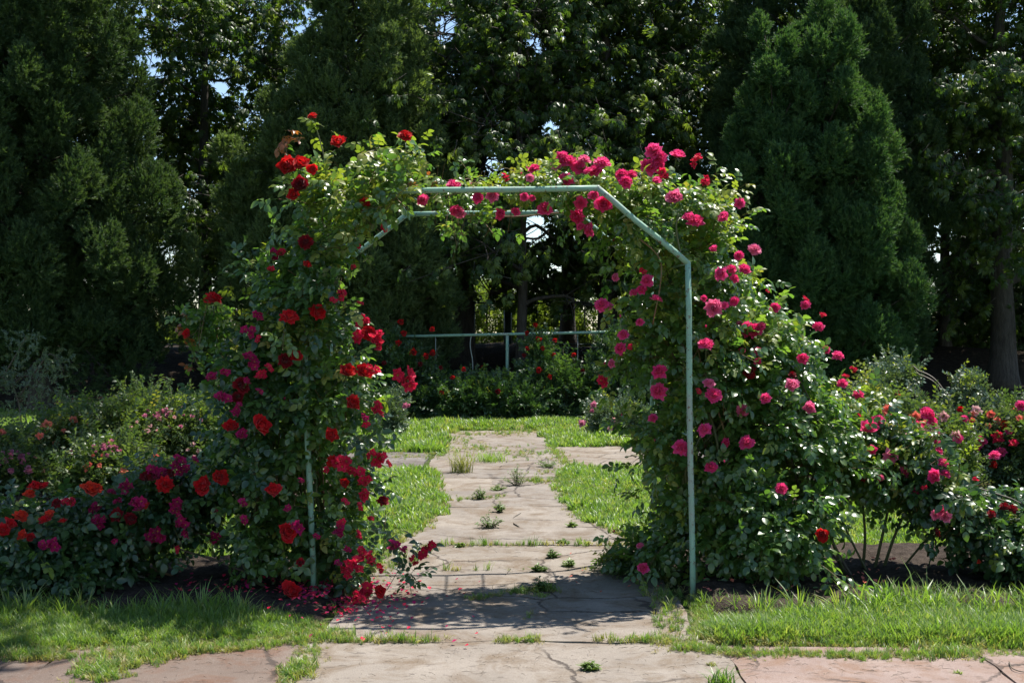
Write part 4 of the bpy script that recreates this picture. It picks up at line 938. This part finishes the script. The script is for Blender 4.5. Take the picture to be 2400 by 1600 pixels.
# ---------------------------------------------------------------- mid-distance rose beds, right
RG = 'shrub roses in the bed right of the path'
shrub('rose_bush', 'upright grey-leaved rose bush standing tallest in the right bed', 'rose bush', [(2030, 1110), (2020, 920), (2050, 870), (2090, 845), (2140, 855), (2155, 890), (2120, 940), (2140, 1110)], 12.6, .45, 2000, PR_GREY, .22, RG, .25, cluster(2100, 930, 3, 25, 'c', (4, 7)))
shrub('rose_bush', 'yellow-green young rose growth beside the grey-leaved bush', 'rose bush', [(1960, 1110), (1950, 960), (2000, 920), (2040, 890), (2080, 930), (2100, 1000), (2110, 1110)], 11.8, .4, 1500, PR_SHRUB, .22, RG, .8, cluster(2010, 985, 3, 30, 'c', (5, 8)))
shrub('rose_bush', 'coral and blush rose bush in the middle of the right bed', 'rose bush', [(2050, 1150), (2040, 1010), (2080, 960), (2160, 950), (2220, 960), (2260, 1010), (2270, 1150)], 10.6, .5, 2200, PR_SHRUB, .22, RG, .2, [(2083, 964, 13, 'c'), (2098, 966, 9, 'c'), (2145, 978, 11, 'c'), (2165, 995, 9, 'c'), (2211, 978, 12, 'b'), (2137, 996, 7, 'c'), (2060, 1000, 12, 'b'), (2150, 1015, 16, 'b'), (2100, 1010, 12, 'b'), (2240, 1020, 10, 'b'), (1980, 1022, 10, 'c')] + cluster(2150, 1030, 8, 30, 'b', (7, 12)) + cluster(2160, 1000, 9, 45, 'p', (7, 11)) + cluster(2120, 1060, 6, 40, 'c', (6, 9)))
shrub('rose_bush', 'rose bush with a tall leafy shoot near the right edge', 'rose bush', [(2230, 1160), (2230, 980), (2270, 955), (2276, 880), (2292, 880), (2300, 950), (2340, 980), (2350, 1160)], 11.0, .45, 1900, PR_GREY, .2, RG, .3, [(2288, 964, 11, 'b'), (2321, 972, 9, 'c'), (2338, 987, 8, 'c'), (2376, 966, 8, 'c'), (2355, 998, 9, 'o'), (2250, 960, 6, 's')] + cluster(2290, 1030, 9, 30, 'p', (5, 9)) + cluster(2290, 1000, 5, 30, 'c', (5, 8)))
shrub('rose_bush', 'pale pink rose bush cut by the right frame edge', 'rose bush', [(2320, 1170), (2315, 1000), (2350, 960), (2420, 950), (2480, 980), (2480, 1170)], 10.8, .5, 1900, PR_SHRUB, .2, RG, .3, [(2393, 950, 10, 'p'), (2390, 982, 8, 'c'), (2375, 1040, 9, 'k'), (2338, 1025, 12, 'k'), (2345, 1060, 11, 'p'), (2330, 1090, 8, 'r'), (2365, 1010, 7, 'p')])
dc_ = thing('dry_cane', U(2165, 880, 12.4) * np.array([1, 1, 0]), 'dry bare canes arching over the right bed', 'cane')
for off in (0, 8):
    pts = smooth_line(np.array([U(2245, 1000 + off, 12.2), U(2220, 930 + off, 12.2), U(2190, 888 + off, 12.3), U(2155, 870 + off, 12.4), U(2130, 874, 12.5), U(2110, 1070, 12.6)]), 6); mb = MB(); mb.tube(pts, np.linspace(.009, .006, len(pts)), 5); link('stem', mb.mesh('stem', M['cane_old']), dc_)

# ---------------------------------------------------------------- the arch
DF, DB = 6.86, 8.2
arch = thing('rose_arch', (0, 7.5, 0), 'pale green metal pipe arch spanning the path between red and pink climbing roses', 'arch')
def P3(px, py, d): return U(px, py, d)
fl0, fl1, fl2 = P3(737, 1412, DF), P3(706, 622, DF), P3(928, 448, DF); fr2, fr1, fr0 = P3(1401, 441, DF), P3(1612, 617, DF), P3(1624, 1398, DF); fl0[2] = fr0[2] = -.06
dx = np.array([-.055, DB - DF, 0])
bl0, bl1, bl2, br2, br1, br0 = [p + dx for p in (fl0, fl1, fl2, fr2, fr1, fr0)]
def pipe(nm, pts, r=.0168, k=12):
    mb = MB(); pts = [np.array(p) for p in pts]
    # slight hand-bent waver
    full = []
    for i in range(len(pts) - 1):
        n = 7
        for j in range(n): 
            t_ = j / n; full.append(pts[i] * (1 - t_) + pts[i + 1] * t_ + np.array([math.sin(t_ * 9 + i) * .0025, 0, math.sin(t_ * 7 + 2 * i) * .002]) * (0 if j == 0 else 1))
    full.append(pts[-1]); mb.tube(full, r, k); return link(nm, mb.mesh(nm, M['mint']), arch)
def corner(p, r=.0176):
    mb = MB(); V = []; Fc = []; n = 6; m_ = 10
    for i in range(n + 1):
        for j in range(m_): a = math.pi * i / n; b_ = 2 * math.pi * j / m_; V.append((p[0] + r * math.sin(a) * math.cos(b_), p[1] + r * math.sin(a) * math.sin(b_), p[2] + r * math.cos(a)))
    Fc = [(i * m_ + j, i * m_ + (j + 1) % m_, (i + 1) * m_ + (j + 1) % m_, (i + 1) * m_ + j) for i in range(n) for j in range(m_)]
    mb.add(V, Fc); return link('weld', mb.mesh('weld', M['mint']), arch)
for A in ((fl0, fl1, fl2, fr2, fr1, fr0), (bl0, bl1, bl2, br2, br1, br0)):
    pipe('post', [A[0], A[1]]); pipe('post', [A[5], A[4]]); pipe('brace', [A[1], A[2]]); pipe('brace', [A[4], A[3]]); pipe('crossbar', [A[2], A[3]])
    for p in A[1:5]: corner(p)
for a, b_ in ((fl2, bl2), (fr2, br2), (fl1, bl1), (fr1, br1), ((fl0 + fl1) / 2, (bl0 + bl1) / 2), ((fr0 + fr1) / 2, (br0 + br1) / 2), ((fl2 * 2 + fr2) / 3, (bl2 * 2 + br2) / 3), ((fr2 * 2 + fr1) / 3, (br2 * 2 + br1) / 3)):
    pipe('tie_rod', [a, b_], .006, 6)

# ---------------------------------------------------------------- the climbing roses
S_ = 1.0
red_blooms = [(718,267,12,'r'),(777,331,18,'r'),(931,312,18,'r'),(662,385,22,'r'),(690,382,20,'r'),(718,388,13,'s'),(693,425,21,'r'),(678,448,16,'r'),(838,465,11,'r'),(702,555,17,'d'),(703,610,9,'r'),(664,728,20,'s'),(730,716,17,'s'),
 (846,765,17,'s'),(797,858,21,'r'),(835,858,20,'s'),(682,818,14,'r'),(655,828,16,'d'),(808,927,15,'r'),(595,978,21,'s'),(530,982,17,'s'),(555,885,17,'d'),(470,1118,21,'s'),(505,1097,16,'r'),(628,1130,19,'s'),(762,1000,15,'r'),(765,1060,14,'r'),
 (655,1225,20,'s'),(665,1358,20,'s'),(880,1150,14,'d'),(880,522,11,'k'),(545,912,12,'d'),(690,1290,10,'d'),(790,1110,10,'r')]
mag_blooms = [(626,578,15,'m'),(643,585,12,'k'),(618,617,9,'k'),(806,615,9,'k'),(822,570,8,'k'),(595,722,13,'m'),(570,763,14,'m'),(783,683,14,'k'),(765,688,10,'k'),(830,697,9,'k'),(574,815,14,'m'),(577,838,15,'m'),(594,775,9,'k'),(830,738,14,'k'),
 (865,775,15,'k'),(870,795,13,'k'),(825,772,14,'k'),(855,850,14,'k'),(925,873,24,'k'),(870,938,15,'k'),(560,990,15,'m'),(515,912,16,'m'),(545,940,14,'m'),(490,870,13,'m'),(520,855,11,'m'),(603,865,13,'k'),(620,850,12,'k'),(565,880,12,'m'),(600,900,10,'m'),
 (782,1058,18,'k'),(750,1075,10,'k'),(815,1085,17,'k'),(835,1103,15,'k'),(870,1055,17,'k'),(850,1045,13,'k'),(890,1062,10,'k'),(835,955,10,'m'),(845,975,11,'k'),(685,1205,15,'m'),(840,1140,13,'k'),(792,1150,11,'k'),(825,1160,11,'k'),
 (850,1280,15,'k'),(833,1270,14,'k'),(812,1300,19,'k'),(795,1312,14,'k'),(872,1308,12,'k'),(845,1365,18,'k'),(868,1358,15,'s'),(822,1372,15,'k'),(905,1255,13,'m'),(925,1265,11,'m'),(945,1284,9,'k'),(965,1276,15,'k'),(985,1258,14,'k'),(955,1290,9,'k'),
 (780,1200,12,'k'),(780,1220,14,'m'),(820,1225,12,'k'),(725,1230,9,'m'),(660,1165,10,'m'),(560,1160,12,'m'),(560,1190,12,'m'),(690,1100,9,'m'),(845,1190,10,'k'),(795,1260,10,'m'),(775,1290,11,'m')]
VL = Volume([(640,400),(700,375),(790,365),(900,360),(985,375),(1005,430),(975,470),(900,490),(840,530),(805,600),(800,680),(820,740),(860,810),(895,880),(900,950),(870,1010),(870,1080),(895,1130),(880,1200),(890,1260),(900,1310),(860,1360),(800,1400),(700,1400),(620,1395),(560,1350),(520,1250),(470,1190),(455,1120),(500,1060),(520,1000),(500,930),(495,870),(545,800),(590,720),(610,640),(655,560),(665,480)], 7.15, .52, .24)
bases_l = [(-1.3, 7.0, 0), (-1.15, 7.5, 0), (-1.45, 7.3, 0), (-1.25, 7.9, 0), (-.98, 7.2, 0)]
cl = random_canes(bases_l, VL, 14, 2.5)
def cpts(L, d): return [U(x, y, dd) if not np.isscalar(dd) else U(x, y, dd) for (x, y), dd in zip(L, d if not np.isscalar(d) else [d] * len(L))]
cl += [{'p': cpts([(635, 1385), (580, 1340), (565, 1270), (590, 1200)], 7.0), 'r': .015, 'r1': .011, 'm': 'cane'},
       {'p': cpts([(600, 1350), (500, 1310), (420, 1285), (380, 1250)], 7.0), 'r': .009, 'm': 'cane_old'}, {'p': cpts([(610, 1300), (540, 1270), (470, 1250), (380, 1240)], 7.05), 'r': .009, 'm': 'cane_old'},
       {'p': cpts([(775, 520), (765, 400), (750, 330), (735, 285)], 7.0), 'r': .006, 'r1': .003, 'm': 'cane'}, {'p': cpts([(760, 560), (750, 470), (735, 440)], 6.95), 'r': .006, 'r1': .003, 'm': 'cane'},
       {'p': cpts([(960, 480), (955, 400), (950, 335)], 7.1), 'r': .005, 'r1': .003, 'm': 'cane'}, {'p': cpts([(680, 420), (672, 360), (665, 320)], 7.1), 'r': .004, 'r1': .002, 'm': 'cane_red'},
       {'p': cpts([(845, 500), (870, 470), (910, 445), (960, 430)], 7.0), 'r': .006, 'm': 'cane_old'}]
POST_L = [(U(706 + 31 * (y - 622) / 790, y, 6.84), .035) for y in range(1010, 1410, 14)]
BAR_B = [(U(x, 503 - (x - 950) * .015, 8.15), .05) for x in list(range(950, 1010, 12)) + list(range(1075, 1110, 12)) + list(range(1190, 1330, 12))] + [(U(870 + 80 * k / 7, 585 - 82 * k / 7, 8.15), .05) for k in range(8)]
redrose = rose_plant('climbing_rose', 'red climbing rose covering the left side of the arch', 'climbing rose', (-1.2, 7.2, 0), VL, 600, red_blooms, cl, young_top=.25, buds=14, extra=[(Volume([(690, 640), (740, 560), (850, 470), (930, 430), (965, 455), (900, 520), (800, 600), (740, 680), (730, 800), (700, 850), (670, 800)], 6.82, .1, .08), 48)], show=POST_L + BAR_B, show_px=[b_[:3] for b_ in mag_blooms], gaps=.33, noise_f=5)
magrose = rose_plant('rambling_rose', 'magenta rambling rose tangled through the foot and flanks of the red climber', 'climbing rose', (-1.05, 7.6, 0),
    Volume([(610,560),(660,540),(700,640),(800,560),(840,600),(850,700),(895,770),(950,860),(930,960),(910,1080),(905,1160),(900,1240),(1010,1255),(1000,1300),(905,1330),(895,1400),(800,1420),(700,1400),(620,1330),(560,1260),(490,1200),(490,1100),(480,950),(480,860),(550,760),(580,680)], 7.08, .5, .25),
    210, [b_ for b_ in mag_blooms], random_canes(bases_l, VL, 6, 1.9, .008), dark=True, young_top=.05, buds=8, gaps=.4, n_leaf_parts=260, show=POST_L)
# side shoot with the scarlet bloom and bronze leaves
sh_root = redrose
for k, (x, y) in enumerate([(655,300),(672,312),(648,330),(668,325),(640,345),(690,330),(405,760),(412,745),(420,775),(430,735),(985,395),(960,430),(1000,410),(450,850),(700,320),(662,318)]):
    o = link('leaf', LEAFB[0], redrose, Vector(U(x * 1.0204, y * 1.0204, 7.05)), label='reddish young leaf'); o.rotation_euler = (rnd.uniform(-.8, .8), rnd.uniform(-.8, .8), rnd.uniform(0, 6.28))
for (x, y) in [(725,285),(745,292),(715,312),(760,300),(733,308),(940,330),(925,345),(950,340),(915,360),(770,345)]:
    o = link('leaf', LEAFY[0], redrose, Vector(U(x * 1.0204, y * 1.0204, 7.0))); o.rotation_euler = (rnd.uniform(-.8, .8), rnd.uniform(-.8, .8), rnd.uniform(0, 6.28))
arm = rose_plant('climbing_rose', 'side branch rose with one scarlet bloom reaching left of the red climber', 'climbing rose', (-1.6, 7.2, 0),
    Volume([(425, 780), (440, 745), (475, 725), (505, 722), (530, 760), (520, 820), (560, 870), (540, 880), (490, 850)], 7.1, .1, .1), 24, [(490, 687, 17, 's'), (432, 768, 10, 's')],
    [{'p': cpts([(640, 1380), (600, 1150), (560, 960), (480, 880), (450, 820), (430, 770)], 7.1), 'r': .009}, {'p': cpts([(520, 900), (510, 800), (503, 750), (500, 715)], 7.1), 'r': .005}], young_top=.6, n_leaf_parts=300, up=.9, scale=(.6, .9))

pinkA = [(1299,417,18,'p'),(1290,362,17,'p'),(1306,372,17,'p'),(1278,378,14,'p'),
 (1330,385,18,'p'),(1342,368,15,'p'),(1350,395,14,'p'),(1368,392,17,'p'),(1384,375,17,'p'),(1333,466,15,'p'),(1326,497,16,'p'),(1354,527,14,'p'),(1335,522,9,'p'),(1388,468,20,'p'),(1365,450,13,'p'),(1428,402,14,'p'),(1450,402,13,'p'),(1438,418,16,'p'),(1502,347,19,'p'),(1513,362,17,'p'),(1492,383,18,'p'),(1515,380,13,'p'),(1478,380,10,'p'),
 (1555,362,17,'p'),(1597,370,15,'k'),(1520,406,13,'k'),(1508,418,10,'p'),(1620,412,14,'k'),(1549,457,18,'p'),(1598,508,18,'p'),(1582,502,13,'p'),(1699,467,12,'p'),(1663,502,12,'p'),(1640,574,9,'p'),(1733,573,13,'p'),(1697,587,12,'p'),(1656,629,17,'p'),(1710,618,15,'p'),(1680,618,12,'p'),(1687,640,10,'p'),
 (1414,637,9,'p'),(1487,645,15,'p'),(1474,665,13,'p'),(1507,687,14,'p'),(1383,700,18,'p'),(1455,672,10,'p'),(1400,703,8,'p'),(1480,625,10,'k'),(1640,707,18,'p'),(1687,692,12,'p'),(1664,702,9,'p'),(1432,769,13,'p'),(1446,802,10,'k'),(1425,800,12,'p'),(1515,853,16,'p'),(1513,898,18,'p'),(1390,873,13,'k'),(1405,835,10,'p'),(1470,740,9,'p'),
 (1622,790,16,'p'),(1628,880,14,'p'),(1640,907,16,'p'),(1619,987,17,'p'),(1565,1028,16,'p'),(1634,1073,13,'p'),(1470,1253,9,'p'),(1476,1304,12,'p'),(1500,960,9,'p'),(1617,685,7,'p'),(1605,900,9,'k')]
VR = Volume([(1290,400),(1330,385),(1400,395),(1450,400),(1520,400),(1600,410),(1680,430),(1740,470),(1750,530),(1745,600),(1775,640),(1780,720),(1780,850),(1780,1000),(1780,1150),(1740,1280),(1690,1350),(1600,1385),(1520,1390),(1480,1340),(1400,1320),(1420,1280),(1490,1240),(1500,1150),(1460,1100),(1470,1010),(1500,950),(1440,900),(1425,850),(1440,760),(1420,720),(1440,660),(1425,600),(1380,540),(1330,520),(1310,480)], 7.4, .5, .26)
bases_r = [(1.15, 7.1, 0), (1.3, 7.6, 0), (1.0, 7.5, 0), (1.4, 7.2, 0), (1.25, 8.0, 0)]
cr = random_canes(bases_r, VR, 14, 2.4)
cr += [{'p': cpts([(1600, 620), (1585, 540), (1590, 500)], 6.9), 'r': .006, 'm': 'cane'}, {'p': cpts([(1500, 560), (1550, 620), (1530, 760)], 6.95), 'r': .005, 'm': 'cane_red'}]
rose_plant('climbing_rose', 'pink climbing rose covering the right side and top of the arch', 'climbing rose', (1.2, 7.3, 0), VR, 720, pinkA, cr, young_top=.3, buds=24, gaps=.33, noise_f=5)
# the thin run along the top bars
VT = Volume([(985,500),(1000,470),(1060,440),(1130,435),(1200,425),(1260,405),(1330,400),(1380,470),(1370,520),(1290,520),(1230,505),(1180,500),(1120,520),(1060,510)], 7.3, .42, .1)
rose_plant('climbing_rose', 'thin pink rose shoots running along the bars at the arch top', 'climbing rose', (.9, 7.9, 0), VT, 100, [(1042,425,15,'p'),(971,459,13,'p'),(1046,483,13,'p'),(1056,489,13,'p'),(1097,454,14,'p'),(1131,451,16,'p'),(1148,492,12,'p'),(1185,487,11,'p'),(1165,408,11,'k'),(1227,388,14,'p'),(1217,409,11,'p'),(1204,452,10,'p'),(1222,455,8,'p'),(1252,480,17,'p'),(1158, 402, 9, 'k')],
    [{'p': cpts([(1600, 1380), (1560, 900), (1480, 600), (1390, 480), (1250, 440), (1100, 450), (990, 470)], [7.9, 7.8, 7.6, 7.2, 7.0, 7.05, 7.1]), 'r': .011}, {'p': cpts([(1560, 700), (1480, 560), (1370, 500), (1200, 508), (1040, 500)], [7.9, 7.9, 7.9, 7.95, 8.0]), 'r': .007, 'm': 'cane_red'}], young_top=.45, n_leaf_parts=300, buds=8, scale=(.6, .95), show=BAR_B)

pinkB = [(1715,752,17,'p'),(1735,758,17,'p'),(1748,750,12,'p'),(1700,748,12,'p'),(1671,1018,13,'p'),(1715,1016,15,'p'),(1705,942,16,'p'),(1795,1121,13,'p'),(1758,914,12,'p'),(1818,887,14,'p'),(1857,939,15,'p'),(1880,750,14,'p'),(1885,725,10,'k'),(1848,685,10,'k'),(1850,700,10,'p'),(1925,817,14,'p'),(1897,803,9,'p'),
 (1844,823,12,'p'),(1722,855,14,'d'),(1703,806,9,'p'),(1740,806,10,'p'),(1780,706,11,'p'),(1765,672,7,'k'),(1672,770,9,'p'),(1740,830,9,'p'),(1716,765,10,'p'),(1820,860,8,'d'),(1892,1227,14,'r'),(1690,855,9,'k'),(1935,880,12,'p')]
VB = Volume([(1690,720),(1740,690),(1800,680),(1870,690),(1900,730),(1930,790),(1975,860),(2000,930),(2010,1010),(1990,1100),(1960,1180),(1930,1260),(1870,1330),(1790,1350),(1700,1340),(1650,1300),(1650,1100),(1660,900)], 7.5, .55, .3, .45)
rose_plant('rose_bush', 'tall pink rose bush leaning against the right side of the arch', 'rose bush', (1.85, 7.5, 0), VB, 620, pinkB, random_canes([(1.6, 7.4, 0), (1.85, 7.5, 0), (2.0, 7.4, 0), (1.7, 7.7, 0)], VB, 14, 1.7), young_top=.15, buds=12, gaps=.33, noise_f=5)
pinkC = [(2045,1048,15,'p'),(2010,970,14,'p'),(1995,985,18,'p'),(2018,965,13,'p'),(2003,1035,11,'p'),(2080,1083,15,'p'),(2100,1130,12,'p'),(2023,1097,7,'p'),(1912,962,8,'p'),(1972,905,12,'p'),(1945,865,9,'k'),(1965,850,8,'k'),(1955,845,7,'k'),(1975,955,7,'k'),(1985,1095,8,'d')]
VC = Volume([(1940,1010),(1950,960),(1990,960),(2060,1000),(2110,1050),(2140,1110),(2140,1160),(2100,1185),(2040,1185),(1990,1165),(1940,1150),(1920,1100)], 7.6, .4, .22, .3)
rose_plant('rose_bush', 'lower pink rose bush on thin bare stems right of the tall bush', 'rose bush', (2.15, 7.55, 0), VC, 260, pinkC,
   [{'p': [(2.18 + a, 7.55, -.02), (2.2 + a * 1.5, 7.5, .25), (2.2 + a * 3, 7.5, .6), (2.2 + a * 4, 7.5, .9)], 'r': .011} for a in (-.02, .05, .1)] + [{'p': [(2.4, 7.6, 0), (2.6, 7.5, .3), (2.85, 7.5, .62)], 'r': .008}, {'p': [(2.2, 7.5, 0), (2.05, 7.5, .3), (1.9, 7.5, .65)], 'r': .008}], young_top=.2, buds=6, gaps=.25)
pinkD = [(2130,950,18,'p'),(2142,968,11,'p'),(2150,1095,15,'p'),(2172,1088,12,'p'),(2167,1062,11,'p'),(2155,1037,9,'p'),(2165,1170,12,'p'),(2150,1182,12,'p'),(2172,1186,11,'p'),(2155,1222,10,'d'),(2308,1163,12,'d'),(2326,1168,11,'d'),(2278,1180,11,'d'),(2120,1120,8,'k'),(2285,1045,12,'p'),(2240,1100,7,'k'),(2250,1290,6,'o')]
VD = Volume([(2090,1010),(2130,985),(2180,1060),(2230,1140),(2290,1150),(2350,1150),(2430,1160),(2520,1170),(2520,1350),(2400,1350),(2300,1345),(2230,1300),(2180,1240),(2110,1190),(2120,1150)], 7.3, .45, .24, .3)
rose_plant('rose_bush', 'dark-leaved rose bush with crimson blooms cut by the right frame edge', 'rose bush', (2.9, 7.3, 0), VD, 380, pinkD,
   random_canes([(2.5, 7.3, 0), (2.9, 7.3, 0), (3.2, 7.3, 0)], VD, 10, .85, .009), dark=True, young_top=.15, buds=6, gaps=.22)
# the weedy growth at the right foot of the arch
shrub('leafy_weed', 'low feathery green shrub spilling onto the path at the right arch foot', 'shrub', [(1385, 1345), (1395, 1310), (1440, 1285), (1500, 1265), (1560, 1290), (1580, 1385), (1480, 1370)], 7.6, .22, 330, PR_SHRUB, .1, None, .3, scale=(.6, .9), stems=3, up=.2)

# ---------------------------------------------------------------- front left bushes
leftA = [(205,1127,18,'o'),(222,1120,14,'o'),(82,1120,13,'s'),(68,1138,13,'o'),(103,1117,11,'s'),(48,1185,16,'o'),(115,1183,13,'o'),(103,1198,12,'s'),(20,1205,14,'s'),(4,1218,14,'s'),(55,1230,11,'o'),(70,1235,10,'r'),(130,1155,12,'d'),(155,1150,14,'k'),(118,1250,16,'m'),(98,1247,12,'m'),(75,1120,9,'s'),(145,1200,10,'r')]
VLA = Volume([(-90,1200),(-40,1170),(40,1165),(120,1170),(180,1150),(230,1150),(270,1180),(300,1260),(300,1360),(240,1400),(100,1410),(-90,1410)], 6.95, .42, .22, .3)
rose_plant('rose_bush', 'orange-red rose bush in the front left corner', 'rose bush', (-2.6, 6.95, 0), VLA, 330, leftA, random_canes([(-2.6, 6.95, 0), (-2.3, 7, 0), (-2.8, 6.9, 0)], VLA, 9, .75, .008), dark=True, young_top=.05, gaps=.12,
   buds=5)
leftB = [(285,1118,16,'m'),(262,1135,11,'m'),(275,1150,11,'m'),(220,1170,13,'m'),(225,1200,14,'m'),(240,1190,11,'m'),(320,1160,16,'m'),(335,1160,10,'r'),(305,1155,11,'m'),(350,1225,17,'m'),(362,1235,14,'m'),(400,1160,15,'m'),(405,1178,13,'m'),(415,1205,15,'m'),(423,1222,12,'m'),(490,1175,10,'m'),(490,1230,14,'m'),(408,1265,10,'k'),
 (372,1365,18,'d'),(378,1112,20,'s'),(360,1085,19,'m'),(345,1100,16,'d'),(388,1088,14,'d'),(410,1062,15,'m'),(422,1078,14,'m'),(265,1240,9,'m'),(300,1190,13,'d'),(270,1185,14,'d'),(450,1060,10,'m')]
VLB = Volume([(230,1200),(260,1150),(330,1110),(400,1085),(460,1090),(500,1130),(520,1180),(480,1250),(400,1265),(330,1300),(290,1380),(240,1390)], 7.1, .38, .2)
rose_plant('rose_bush', 'magenta rose bush between the orange-red bush and the arch', 'rose bush', (-2.05, 7.1, 0), VLB, 260, leftB, random_canes([(-2.1, 7.1, 0), (-1.9, 7.1, 0), (-1.7, 7.2, 0)], VLB, 8, .85, .008), dark=True, young_top=.05, gaps=.2, buds=4)

# ---------------------------------------------------------------- small things on the ground
def petal_bits(name, spots, mats):
    mb = MB(); r = np.random.default_rng(5)
    for (p, mi) in spots:
        a = r.uniform(0, 6.28); s = r.uniform(.01, .022); d = [math.cos(a), math.sin(a), r.uniform(-.1, .4)]; leaflet(mb, p, d, [r.uniform(-.3, .3), r.uniform(-.3, .3), 1], s * 1.5, s * 1.4, .5, -.3, mi, True)
    return link(name, mb.mesh(name, mats), kind='stuff')
sp_ = []
for _ in range(520):
    x, y = rnd.gauss(800, 75), rnd.gauss(1408, 26); p = G(x, max(y, 1335)); p[2] = .075 if p[0] < -1.0 else .022; sp_.append((p, rnd.randrange(2)))
for _ in range(90): p = G(rnd.uniform(400, 700), rnd.uniform(1380, 1425)); p[2] = .085; sp_.append((p, rnd.randrange(2)))
for _ in range(24): p = G(rnd.uniform(830, 1150), rnd.uniform(1340, 1530)); p[2] = .02; sp_.append((p, rnd.randrange(2)))
for _ in range(80): p = G(rnd.uniform(1640, 2100), rnd.uniform(1335, 1430)); p[2] = .085; sp_.append((p, 2))
for _ in range(18): p = G(rnd.uniform(1300, 1560), rnd.uniform(1300, 1400)); p[2] = .02; sp_.append((p, 2))
petal_bits('fallen_petals', sp_, [P_['rosered'], P_['magenta'], P_['coral']])
mb = MB()
for _ in range(1300):
    p = G(rnd.uniform(-100, 2500), rnd.uniform(1285, 1600)); x = rnd.uniform(0, 6.28); l = rnd.uniform(.01, .05); d = np.array([math.cos(x), math.sin(x), 0]); p[2] = .022
    mb.tube([p, p + d * l * .5 + np.array([0, 0, .004]), p + d * l], [.0009, .0011, .0006], 3, 0, False)
link('plant_litter', mb.mesh('plant_litter', M['cane_old']), kind='stuff')
fl = thing('fallen_leaf', G(1266, 1500), 'small green rose leaf lying on the slab in front of the arch shadow', 'leaf'); o = link('blade', LEAFY[1], fl, Vector(G(1262, 1502) + np.array([0, 0, .03]))); o.rotation_euler = (.1, .2, 1.9); o.scale = (.85,) * 3
tw = thing('fallen_twig', G(2370, 1590), 'thin dark twig on the pink paving in the bottom right corner', 'twig'); mb = MB(); mb.tube(smooth_line(np.array([G(2365, 1560), G(2372, 1575), G(2392, 1583), G(2410, 1584)]) + np.array([0, 0, .02]), 4), .0025, 5); link('stem', mb.mesh('stem', M['cane_old']), tw)
